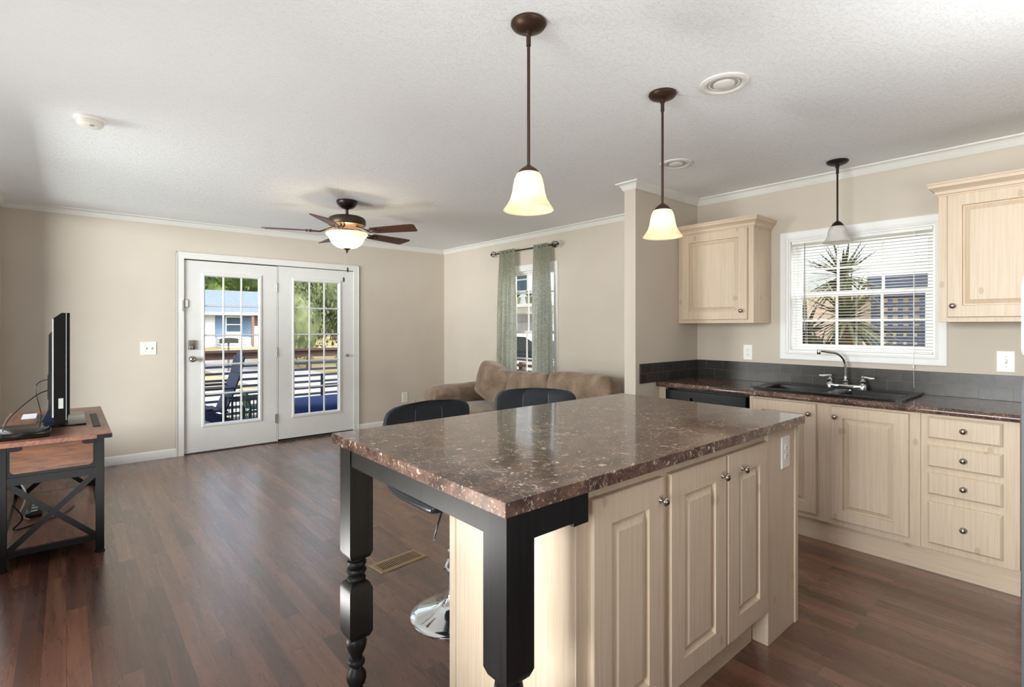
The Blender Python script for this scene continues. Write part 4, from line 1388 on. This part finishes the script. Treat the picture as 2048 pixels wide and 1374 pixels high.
# cabinet: front slab with chamfered rear and lower taper
pan.prism([(.010, tz0 + .05), (.010, tz1), (-.022, tz1), (-.060, tz1 - .034), (-.060, tz0 + .04), (-.046, tz0 - .005), (-.02, tz0), (0, tz0 + .006)], ty0, ty1, lambda u, v, n: (u, n, v))
case = obj('case', pan, 'tv_black', tv, smooth=0)
obj('rear_bulge', MB().prism([(-.058, tz0 + .03), (-.058, 1.335), (-.082, 1.300), (-.084, tz0 + .07), (-.070, tz0 + .015)], ty0 + .16, ty1 - .16, lambda u, v, n: (u, n, v)), 'tv_back', tv, smooth=0)
obj('screen', MB().box(.0095, .0125, ty0 + .04, ty1 - .04, tz0 + .09, tz1 - .04), 'screen_glass', tv, smooth=0)
obj('front_bezel', frame_rect(MB(), lambda u, v, n: (.010 + n, u, v), ty0, ty1, tz0 + .05, tz1, .038, -.001, .0055), 'tv_black', tv, smooth=0)
obj('edge_glint', MB().box(-.064, -.0575, ty0 - .002, ty0 + .004, tz0 + .04, tz1 - .036).box(-.0025, .0, ty0 - .0015, ty0 + .002, tz0 + .02, tz1), 'silver_label', tv, smooth=0)  # pale strips painting the white glint along the case edges
obj('spec_label', MB().box(-.036, -.014, ty0 - .0008, ty0 + .001, .865, .925), 'silver_label', tv, smooth=0)
bt = MB()
for k in range(6):
    bt.box(.0155, .0185, ty1 - .035, ty1 - .02, 1.00 + k * .035, 1.018 + k * .035)
obj('button', bt, 'tv_back', tv, smooth=0)
obj('port_panel', MB().box(-.0885, -.082, ty0 + .22, ty0 + .30, .90, 1.05).box(-.0895, -.088, ty0 + .235, ty0 + .25, .92, .935), 'tv_back', tv, smooth=0)
obj('stand_neck', MB().prism([(-.125, TZ + .012), (-.082, .83), (-.05, .83), (-.005, TZ + .012)], 4.48, 4.76, lambda u, v, n: (u, n, v)), 'foot_gloss', tv, smooth=0)
obj('stand_base', MB().box(-.150, .098, 4.33, 4.95, TZ + .0005, TZ + .0125, .004, 2), 'tv_black', tv)

bx = thing('cable_box', (-.19, 4.18, TZ), 'flat black cable box on the tv stand, left of the television base', 'cable box')
obj('case', MB().box(-.305, -.068, 3.985, 4.315, TZ + .004, TZ + .040, .004, 2), 'tv_black', bx)
ft = MB()
for x in (-.29, -.09):
    for y in (4.01, 4.29):
        ft.cyl((x, y, 0), .010, TZ, TZ + .005, 10)
obj('rubber_foot', ft, 'gap_black', bx)
obj('lid_seam', MB().box(-.3055, -.0675, 3.9846, 3.986, TZ + .030, TZ + .0315), 'tv_back', bx, smooth=0)
tag(obj('envelope', MB().box(-.235, -.16, 4.86, 5.10, TZ + .0005, TZ + .004, 0, 1), 'paper_white', smooth=0, origin=(-.2, 5.0, TZ)), 'white envelope lying on the tv stand behind the television', 'envelope')

def hang(name, pts, r, mat, label, cat='cable', grp=None):
    P = [Vector(p) for p in pts]
    out = []
    for i in range(len(P) - 1):
        p0, p1, p2, p3 = P[max(0, i - 1)], P[i], P[i + 1], P[min(len(P) - 1, i + 2)]
        for k in range(8):
            t_ = k / 8
            out.append(.5 * ((2 * p1) + (p2 - p0) * t_ + (2 * p0 - 5 * p1 + 4 * p2 - p3) * t_ ** 2 + (3 * p1 - p0 - 3 * p2 + p3) * t_ ** 3))
    out.append(P[-1])
    o = obj(name, MB().tube(out, r, 6), mat, origin=out[0])
    return tag(o, label, cat, grp)
hang('signal_cable', [(-.087, 4.30, .955), (-.13, 4.24, .94), (-.19, 4.17, .89), (-.25, 4.12, .82), (-.275, 4.10, .7565)], .0032, 'cable_black', 'black cable curving from the back of the television down to the cable box')
hang('power_cable', [(-.087, 4.33, 1.02), (-.12, 4.32, 1.012), (-.142, 4.30, .985), (-.14, 4.30, .93), (-.132, 4.31, .885), (-.12, 4.36, .80), (-.13, 4.42, .722)], .0026, 'cable_black', 'thin black cable looping out of the television back above the other cable')
hang('power_cable', [(-.23, 4.30, .48), (-.22, 4.32, .42), (-.19, 4.36, .33), (-.20, 4.40, .25), (-.22, 4.42, .18), (-.18, 4.5, .120)], .004, 'cable_white', 'pale grey cable hanging inside the stand toward the lower shelf')
hang('power_cable', [(-.24, 4.22, .30), (-.20, 4.26, .20), (-.24, 4.32, .122), (-.12, 4.40, .119), (-.02, 4.50, .119), (.04, 4.66, .119)], .0045, 'cable_black', 'black cable tangled across the lower shelf of the tv stand')
pw = thing('power_strip', (-.16, 4.62, .112), 'small black power strip among cables on the lower shelf', 'power strip')
obj('case', MB().box(-.20, -.12, 4.55, 4.80, .1125, .145, .004, 2), 'tv_back', pw)
so = MB()
for k in range(3):
    so.box(-.175, -.145, 4.58 + k * .07, 4.61 + k * .07, .1445, .1475)
obj('socket', so, 'cable_white', pw, smooth=0)

# ------------------------------------------------------------------ outdoors beyond the french doors
GZ = -.60
ext = struct('ground', MB().box(-70, 90, D + .3, 120, GZ - .2, GZ).box(W + .3, 90, -40, D + .3, GZ - .2, GZ), 'yard', smooth=0)
struct('driveway', MB().box(2.0, 9.0, 12.5, 17.5, GZ, GZ + .01).box(-30, 60, 36, 48, GZ, GZ + .01).box(4.6, 8.2, 17.5, 36, GZ, GZ + .01), 'driveway', smooth=0)
DKY = 8.80
struct('deck_floor', MB().box(-.8, 5.2, D + .15, DKY + .05, -.09, -.05), 'deck_board', smooth=0)
rl = thing('deck_railing', (2.2, DKY, -.05), 'brown capped deck railing with dark horizontal slats beyond the french doors', 'railing')
obj('cap', MB().box(-.8, 5.2, DKY - .07, DKY + .09, .945, .985, .004), 'rail_brown', rl, smooth=0)
obj('top_rail', MB().box(-.8, 5.2, DKY - .02, DKY + .02, .845, .944), 'rail_brown', rl, smooth=0)
s_ = MB()
for k in range(8):
    z = .735 - k * .104
    s_.box(-.8, 5.2, DKY - .012, DKY + .012, z - .018, z + .018)
obj('slats', s_, 'rail_slat', rl, smooth=0)
for x in (-.7, 1.0, 2.62, 4.9):
    obj('post', MB().box(x - .045, x + .045, DKY + .0125, DKY + .10, -.6, .944), 'rail_brown', rl, smooth=0)

# adirondack chair, side view, facing left
ch = thing('adirondack_chair', (1.45, 7.6, -.05), 'navy slatted deck chair seen from the side through the left glass door', 'chair')
bs = [(1.52, .26), (1.62, .50), (1.70, .74), (1.765, 1.02)]
for k in range(5):
    y = 7.36 + k * .105
    hgt = 1.02 - .02 * abs(k - 2) ** 1.6
    sl_ = MB()
    for (x0, z0), (x1, z1) in zip(bs, bs[1:]):
        sl_.bar((x0, y, z0), (x1 - (.0 if z1 < 1 else (1.02 - hgt) * .3), y, min(z1, hgt)), .092, .022, .004)
    obj('back_slat', sl_, 'navy_plastic', ch, smooth=0)
se = MB()
for k in range(6):
    se.box(1.06 + k * .085, 1.135 + k * .085, 7.32, 7.82, .36 - k * .022, .384 - k * .022, .003)
obj('seat', se, 'navy_plastic', ch, smooth=0)
for y in (7.28, 7.86):
    obj('arm', MB().box(1.02, 1.70, y - .065, y + .065, .56, .583, .006), 'navy_plastic', ch, smooth=0)
    obj('leg', MB().bar((1.12, y, -.05), (1.14, y, .56), .03, .09), 'navy_plastic', ch, smooth=0)
    obj('leg', MB().bar((1.16, y, .33), (1.80, y, -.03), .03, .11), 'navy_plastic', ch, smooth=0)
# wire side table
wtb = thing('wire_table', (1.95, 7.15, -.05), 'low dark wire mesh table standing on the deck behind the left glass door', 'table')
tx0, tx1, tyy0, tyy1 = 1.50, 2.18, 6.85, 7.19
g = MB()
for k in range(18):
    x = tx0 + (tx1 - tx0) * k / 17
    g.box(x - .003, x + .003, tyy0, tyy1, .468, .474)
for k in range(12):
    y = tyy0 + (tyy1 - tyy0) * k / 11
    g.box(tx0, tx1, y - .003, y + .003, .462, .468)
obj('mesh_top', g, 'wire_dark', wtb, smooth=0)
g = MB()
for k in range(18):
    x = tx0 + (tx1 - tx0) * k / 17
    for y in (tyy0, tyy1):
        g.box(x - .0035, x + .0035, y - .003, y + .003, -.03, .468)
for z in (.02, .17, .32, .45):
    g.box(tx0, tx1, tyy0 - .006, tyy0 - .0005, z - .004, z + .004).box(tx0, tx1, tyy1 + .0005, tyy1 + .006, z - .004, z + .004)
obj('mesh_side', g, 'wire_dark', wtb, smooth=0)
for x in (tx0, tx1):
    for y in (tyy0, tyy1):
        obj('leg', MB().box(x - .010, x + .010, y - .010, y + .010, -.05, .48), 'wire_dark', wtb, smooth=0)
# small green chair further back
gc = thing('garden_chair', (2.1, 8.2, -.05), 'small green plastic chair on the deck behind the wire mesh table', 'chair')
obj('seat', MB().box(1.98, 2.36, 8.02, 8.40, .16, .19, .008), 'green_plastic', gc, smooth=0)
obj('backrest', MB().bar((2.00, 8.2, .18), (1.94, 8.2, .42), .36, .03, .006), 'green_plastic', gc, smooth=0)
for x in (1.99, 2.33):
    for y in (8.04, 8.38):
        obj('leg', MB().box(x - .02, x + .02, y - .02, y + .02, -.05, .16), 'green_plastic', gc, smooth=0)
obj('arm', MB().box(1.95, 2.34, 8.39, 8.43, .30, .325, .005), 'green_plastic', gc, smooth=0)
# low lounge seat with navy cushion
ls = thing('patio_lounge', (2.95, 7.5, -.05), 'low patio lounge with a thick navy cushion behind the right glass door', 'patio seat')
obj('frame', MB().box(2.38, 3.62, 7.05, 7.95, .03, .09, .01), 'rail_slat', ls, smooth=0)
obj('cushion', soft_box(2.36, 3.64, 7.03, 7.97, .085, .295, .02, 6), 'navy_cushion', ls, smooth=60)
for x in (2.45, 3.55):
    for y in (7.12, 7.88):
        obj('leg', MB().box(x - .03, x + .03, y - .03, y + .03, -.05, .03), 'rail_slat', ls, smooth=0)
obj('post', MB().box(2.995, 3.045, 7.99, 8.03, -.05, .62, .008), 'rail_slat', ls, smooth=0)
obj('post', MB().box(3.45, 3.50, 7.99, 8.03, -.05, .62, .008), 'rail_slat', ls, smooth=0)
obj('back_rail', MB().box(3.045, 3.45, 8.0, 8.02, .40, .46), 'rail_slat', ls, smooth=0)

# mailbox
mbx = thing('mailbox', (5.35, 25, GZ), 'black mailbox on a post beyond the deck railing', 'mailbox')
obj('post', MB().box(5.30, 5.36, 24.97, 25.03, GZ, .62), 'bark', mbx, smooth=0)
mp = [(5.0 + .0, .62), (5.70, .62), (5.70, .80)] + [(5.35 + .35 * math.cos(PI * k / 8), .80 + .06 * math.sin(PI * k / 8)) for k in range(1, 8)] + [(5.0, .80)]
obj('box', MB().prism(mp, 24.9, 25.1, lambda u, v, n: (u, n, v)), 'slot_dark', mbx, smooth=0)

# neighbour's house across the road
HY = 55.0
ho = thing('house', (6, HY, GZ), 'white house with grey shingled roof and blue shutters across the road', 'house')
obj('wall', MB().box(-12, 17.5, HY, HY + 10, GZ, 2.62), 'white_siding', ho, smooth=0)
obj('roof', MB().prism([(HY - 1.2, 2.52), (HY - 1.2, 2.66), (HY + 5, 5.1), (HY + 11.2, 2.66), (HY + 11.2, 2.52)], -13, 18.3, lambda u, v, n: (n, u, v)), 'roof_shingle', ho, smooth=0)
obj('fascia', MB().box(-13, 18.3, HY - 1.26, HY - 1.2, 2.44, 2.68), 'trim_white', ho, smooth=0)
for x0, x1 in ((11.55, 12.75),):
    wf = obj('window', MB().box(x0 - .1, x1 + .1, HY - .06, HY - .001, .75, 2.3), 'trim_white', ho, smooth=0)
    obj('pane', MB().box(x0, x1, HY - .07, HY - .058, .85, 1.5).box(x0, x1, HY - .07, HY - .058, 1.58, 2.2), 'window_dark', wf, smooth=0)
    for xs in ((x0 - .95, x0 - .1), (x1 + .1, x1 + .95)):
        obj('shutter', MB().box(xs[0], xs[1], HY - .05, HY - .002, .3, 2.35), 'blue_siding', ho, smooth=0)
obj('brick_panel', MB().box(13.75, 17.4, HY - .03, HY - .001, 1.4, 2.5), 'brick_brown', ho, smooth=0)
for x in (9.3, 13.6):
    obj('porch_post', MB().box(x - .12, x + .12, HY - 1.1, HY - .9, GZ, 2.5), 'brick_brown', ho, smooth=0)
st = MB()
for k in range(4):
    st.box(10.7, 13.2, HY - 2.2 + k * .3, HY - .06, GZ + k * .25, GZ + (k + 1) * .25 - .05)
obj('steps', st, 'white_siding', ho, smooth=0)

# trees: one leafy crown mesh per kind, reused at different sizes
def crown_mesh(n, size, seed, squash=1.0):
    rn = random.Random(seed)
    mb = MB()
    lobes = [(Vector((rn.uniform(-.55, .55), rn.uniform(-.55, .55), rn.uniform(-.6, .6))), rn.uniform(.35, .55)) for _ in range(14)] + [(Vector((0, 0, 0)), .75)]
    for c, r in lobes:
        bmesh.ops.create_icosphere(mb.b, subdivisions=2, radius=r * .86, matrix=Matrix.Translation(c))
    for _ in range(n):
        c, r = rn.choice(lobes)
        d = Vector((rn.gauss(0, 1), rn.gauss(0, 1), rn.gauss(0, 1))).normalized()
        p = c + d * r * rn.uniform(.86, 1.06)
        u = Vector((rn.gauss(0, 1), rn.gauss(0, 1), rn.gauss(0, 1))).normalized()
        v = u.cross(d + u * .1).normalized()
        s = size * rn.uniform(.6, 1.3)
        mb.b.faces.new([mb.b.verts.new(p + q) for q in (u * s, v * s * .5, -u * s, -v * s * .5)])
    for v in mb.b.verts:
        v.co.z *= squash
    return mb
def tree_proto(label, leaf, seed, n=2200, size=.07):
    t = thing('tree', (0, 0, 0), label, 'tree', 'trees beyond the road')
    obj('crown', crown_mesh(n, size, seed), leaf, t, smooth=0)
    tr_ = MB().lathe([(.09, -1.6), (.07, -1.0), (.05, -.2), (.03, .3)], n=10)
    obj('trunk', tr_, 'bark', t)
    return t
def put_tree(t, first, x, y, r, h, label, trunk=True):
    z = GZ + (1.6 if trunk else .95) * h
    if first:
        t.location = (x, y, z); t.scale = (r, r, h); t['label'] = label
    else:
        t = dup(t, (x, y, z), random.uniform(0, 6), label, None, (r, r, h))
    return t
tg = tree_proto('x', 'leaf_green', 1)
put_tree(tg, True, 15.5, 70, 5.2, 5.6, 'bright green tree above the left end of the house roof')
to = tree_proto('x', 'leaf_rust', 2)
put_tree(to, True, 25.0, 88, 6.0, 7.4, 'rust brown tree above the middle of the house roof')
td = tree_proto('x', 'leaf_dark', 3)
put_tree(td, True, 29.0, 72, 5.4, 5.8, 'dark green tree above the right part of the house roof')
th_ = tree_proto('x', 'leaf_olive', 4, 9000, .040)
put_tree(th_, True, 8.6, 24.5, 1.9, 3.6, 'large olive green evergreen filling the left part of the right glass door', False)
put_tree(th_, False, 11.6, 27.5, 2.2, 3.9, 'large olive green evergreen filling the right part of the right glass door', False)
put_tree(th_, False, 16.0, 33.0, 2.7, 3.8, 'olive green evergreen half hidden behind the right door stile', False)
th2 = tree_proto('x', 'leaf_dark', 5, 3200, .06)
put_tree(th2, True, 9.3, 20.6, .9, .5, 'low dark shrub at the foot of the evergreens', False)

# ------------------------------------------------------------------ outdoors beyond the kitchen window
yu = thing('yucca', (6.7, 1.95, GZ), 'spiky yucca plant with several leaf heads outside the kitchen window', 'plant')
rn = random.Random(11)
for cx_, cy_, cz_, R_, nl in ((6.70, 1.93, 1.44, .62, 120), (6.85, 2.42, 1.26, .50, 90), (7.3, 2.15, 1.98, .58, 95), (6.65, 2.22, .98, .40, 60)):
    lm = MB()
    for _ in range(nl):
        a, e = rn.uniform(0, 2 * PI), math.asin(rn.uniform(-.75, .98))
        d = Vector((math.cos(a) * math.cos(e), math.sin(a) * math.cos(e), math.sin(e)))
        L = R_ * rn.uniform(.8, 1.1)
        sd_ = d.cross(Vector((0, 0, 1))).normalized()
        p0 = Vector((cx_, cy_, cz_))
        pts = [(p0 + d * L * q_ + Vector((0, 0, -.12 * q_ * q_ * L)), w_) for q_, w_ in ((.05, .012), (.35, .020), (.7, .014), (1.0, .001))]
        R = [(lm.b.verts.new(p - sd_ * w_), lm.b.verts.new(p + sd_ * w_)) for p, w_ in pts]
        for A, B in zip(R, R[1:]):
            lm.b.faces.new((A[0], A[1], B[1], B[0]))
    obj('leaf_head', lm, 'yucca_leaf', yu, smooth=0)
    obj('stem', MB().tube([(6.75, 2.0, GZ), ((cx_ + 6.75) / 2, (cy_ + 2) / 2, cz_ * .4), (cx_, cy_, cz_)], [.11, .09, .07], 10), 'bark', yu)
bu = thing('shrub', (5.85, 1.95, -.05), 'yellow green shrub below the yucca outside the kitchen window', 'shrub')
obj('crown', crown_mesh(900, .09, 21), 'leaf_olive', bu, smooth=0, local=True)
bu.scale = (.26, .26, .55)
nb = thing('house', (10.5, 2, GZ), 'peach sided neighbouring building with a blue grey roof edge outside the kitchen window', 'house')
obj('wall', MB().box(10.2, 14, -6, 5.4, GZ, 1.92), 'peach_siding', nb, smooth=0)
obj('roof', MB().prism([(9.7, 1.98), (9.7, 2.06), (12.2, 2.30), (14.6, 2.1), (14.6, 1.98)], -6.5, 2.5, lambda u, v, n: (u, n, v)), 'roof_shingle', nb, smooth=0)
obj('fascia', MB().box(9.64, 9.7, -6.5, 2.5, 1.88, 2.14), 'lattice_paint', nb, smooth=0)
def lattice(label, x, y0, y1, z0, z1):
    t = thing('lattice_screen', (x, (y0 + y1) / 2, GZ), label, 'lattice', 'lattice screens outside the kitchen window')
    m_ = MB()
    n_ = int((y1 - y0) / .10)
    for k in range(n_ + 1):
        y = y0 + (y1 - y0) * k / n_
        m_.box(x - .006, x, y - .028, y + .028, z0, z1)
    n_ = int((z1 - z0) / .10)
    for k in range(n_ + 1):
        z = z0 + (z1 - z0) * k / n_
        m_.box(x, x + .006, y0, y1, z - .028, z + .028)
    obj('strips', m_, 'lattice_paint', t, smooth=0)
    for y in (y0 - .05, y1 + .05):
        obj('post', MB().box(x - .04, x + .05, y - .045, y + .045, GZ, z1 + .06), 'lattice_paint', t, smooth=0)
    obj('rail', MB().box(x - .03, x + .04, y0 - .005, y1 + .005, z0 - .06, z0), 'lattice_paint', t, smooth=0)
    obj('rail', MB().box(x - .03, x + .04, y0 - .005, y1 + .005, z1, z1 + .06), 'lattice_paint', t, smooth=0)
lattice('tall blue grey lattice screen at the right of the kitchen window view', 8.2, 1.20, 1.98, .55, 1.74)
lattice('low blue grey lattice screen behind the lower right panes of the kitchen window', 7.7, 1.05, 2.28, .75, 1.30)

# ------------------------------------------------------------------ outdoors beyond the living-room window
wh = thing('house', (14, 16, GZ), 'white neighbouring house with a dark window seen between the curtains', 'house')
obj('wall', MB().box(14, 20, 10, 20.5, GZ, 5.2), 'bright_siding', wh, smooth=0)
wf = obj('window', MB().box(13.95, 13.999, 15.15, 15.95, 2.75, 3.75), 'trim_white', wh, smooth=0)
obj('pane', MB().box(13.93, 13.951, 15.22, 15.88, 2.82, 3.22).box(13.93, 13.951, 15.22, 15.88, 3.28, 3.68), 'window_dark', wf, smooth=0)
obj('garage_door', MB().box(13.96, 13.999, 14.9, 16.4, GZ, 1.85).box(13.95, 13.961, 15.0, 16.3, 1.55, 1.78), 'driveway', wh, smooth=0)
obj('ledge', MB().box(13.5, 13.999, 12, 20, 2.12, 2.24), 'trim_white', wh, smooth=0)
for k, (y, lb) in enumerate(((15.55, 'potted plant at the left on the white house ledge, between the curtains'), (14.85, 'potted plant in the middle on the white house ledge, between the curtains'), (14.45, 'potted plant at the right on the white house ledge, beside the near curtain'))):
    pp = thing('potted_plant', (13.72, y, 2.24), lb, 'potted plant', 'potted plants on the ledge')
    obj('pot', MB().lathe([(.10, 2.241), (.15, 2.50), (.16, 2.52), (.13, 2.52), (.0, 2.50)], (13.72, y, 0), 16), 'plant_pot', pp)
    lm = MB()
    for _ in range(70):
        a, e = rn.uniform(0, 2 * PI), rn.uniform(.5, 1.45)
        d = Vector((math.cos(a) * math.cos(e), math.sin(a) * math.cos(e), math.sin(e)))
        L = rn.uniform(.18, .34)
        sd_ = d.cross(Vector((0, 0, 1))).normalized() * .02
        b0 = Vector((13.72, y, 2.5))
        lm.b.faces.new([lm.b.verts.new(p) for p in (b0 - sd_ * .3, b0 + d * L * .6 - sd_, b0 + d * L, b0 + d * L * .6 + sd_)])
    obj('foliage', lm, 'leaf_green', pp, smooth=0)
# white parked car
cr = thing('car', (9.2, 9.4, GZ), 'white parked car below the sash bar of the far window', 'car')
prof = [(7.2, GZ + .28), (7.2, .12), (7.28, .36), (8.1, .46), (8.75, .98), (9.1, 1.16), (10.7, 1.18), (11.3, .62), (11.5, .50), (11.52, GZ + .28)]
cbm = MB().prism(prof, 8.3, 10.0, lambda u, v, n: (n, u, v), .04)
obj('body', cbm, 'car_white', cr, smooth=40)
obj('side_window', MB().prism([(8.35, .52), (8.85, .98), (9.12, 1.10), (9.75, 1.11), (9.75, .54)], 8.29, 8.298, lambda u, v, n: (n, u, v)), 'car_glass', cr, smooth=0)
obj('side_window', MB().prism([(9.83, .54), (9.83, 1.11), (10.62, 1.12), (11.05, .60)], 8.29, 8.298, lambda u, v, n: (n, u, v)), 'car_glass', cr, smooth=0)
obj('windscreen', MB().prism([(8.10, .474), (8.74, .99), (8.76, .995), (8.12, .468)], 8.42, 9.88, lambda u, v, n: (n, u - .01, v + .012)), 'car_glass', cr, smooth=0)
for y in (7.95, 10.75):
    for x in (8.28, 9.82):
        wl_ = obj('wheel', MB().lathe([(.20, 0), (.31, .01), (.33, .05), (.33, .15), (.31, .19), (.20, .20)], mtx=Matrix.Translation((x, y, GZ + .33)) @ Matrix.Rotation(PI / 2, 4, 'Y'), n=24), 'tyre', cr)
        obj('hub', MB().lathe([(.19, -.004), (.19, .006), (.05, .0), (0, .0)], mtx=Matrix.Translation((x, y, GZ + .33)) @ Matrix.Rotation(PI / 2, 4, 'Y'), n=20), 'nickel', wl_)
sfn = thing('wood_fence', (6.6, 8, GZ), 'low brown wooden rail fence in front of the parked car', 'fence')
for z in (.50, .61):
    obj('rail', MB().box(6.58, 6.62, 5.0, 13.0, z - .03, z + .02), 'rail_brown', sfn, smooth=0)
for y in (5.0, 7.4, 9.4, 11.4, 13.0):
    obj('post', MB().box(6.62, 6.71, y - .05, y + .05, GZ, .66), 'rail_brown', sfn, smooth=0)
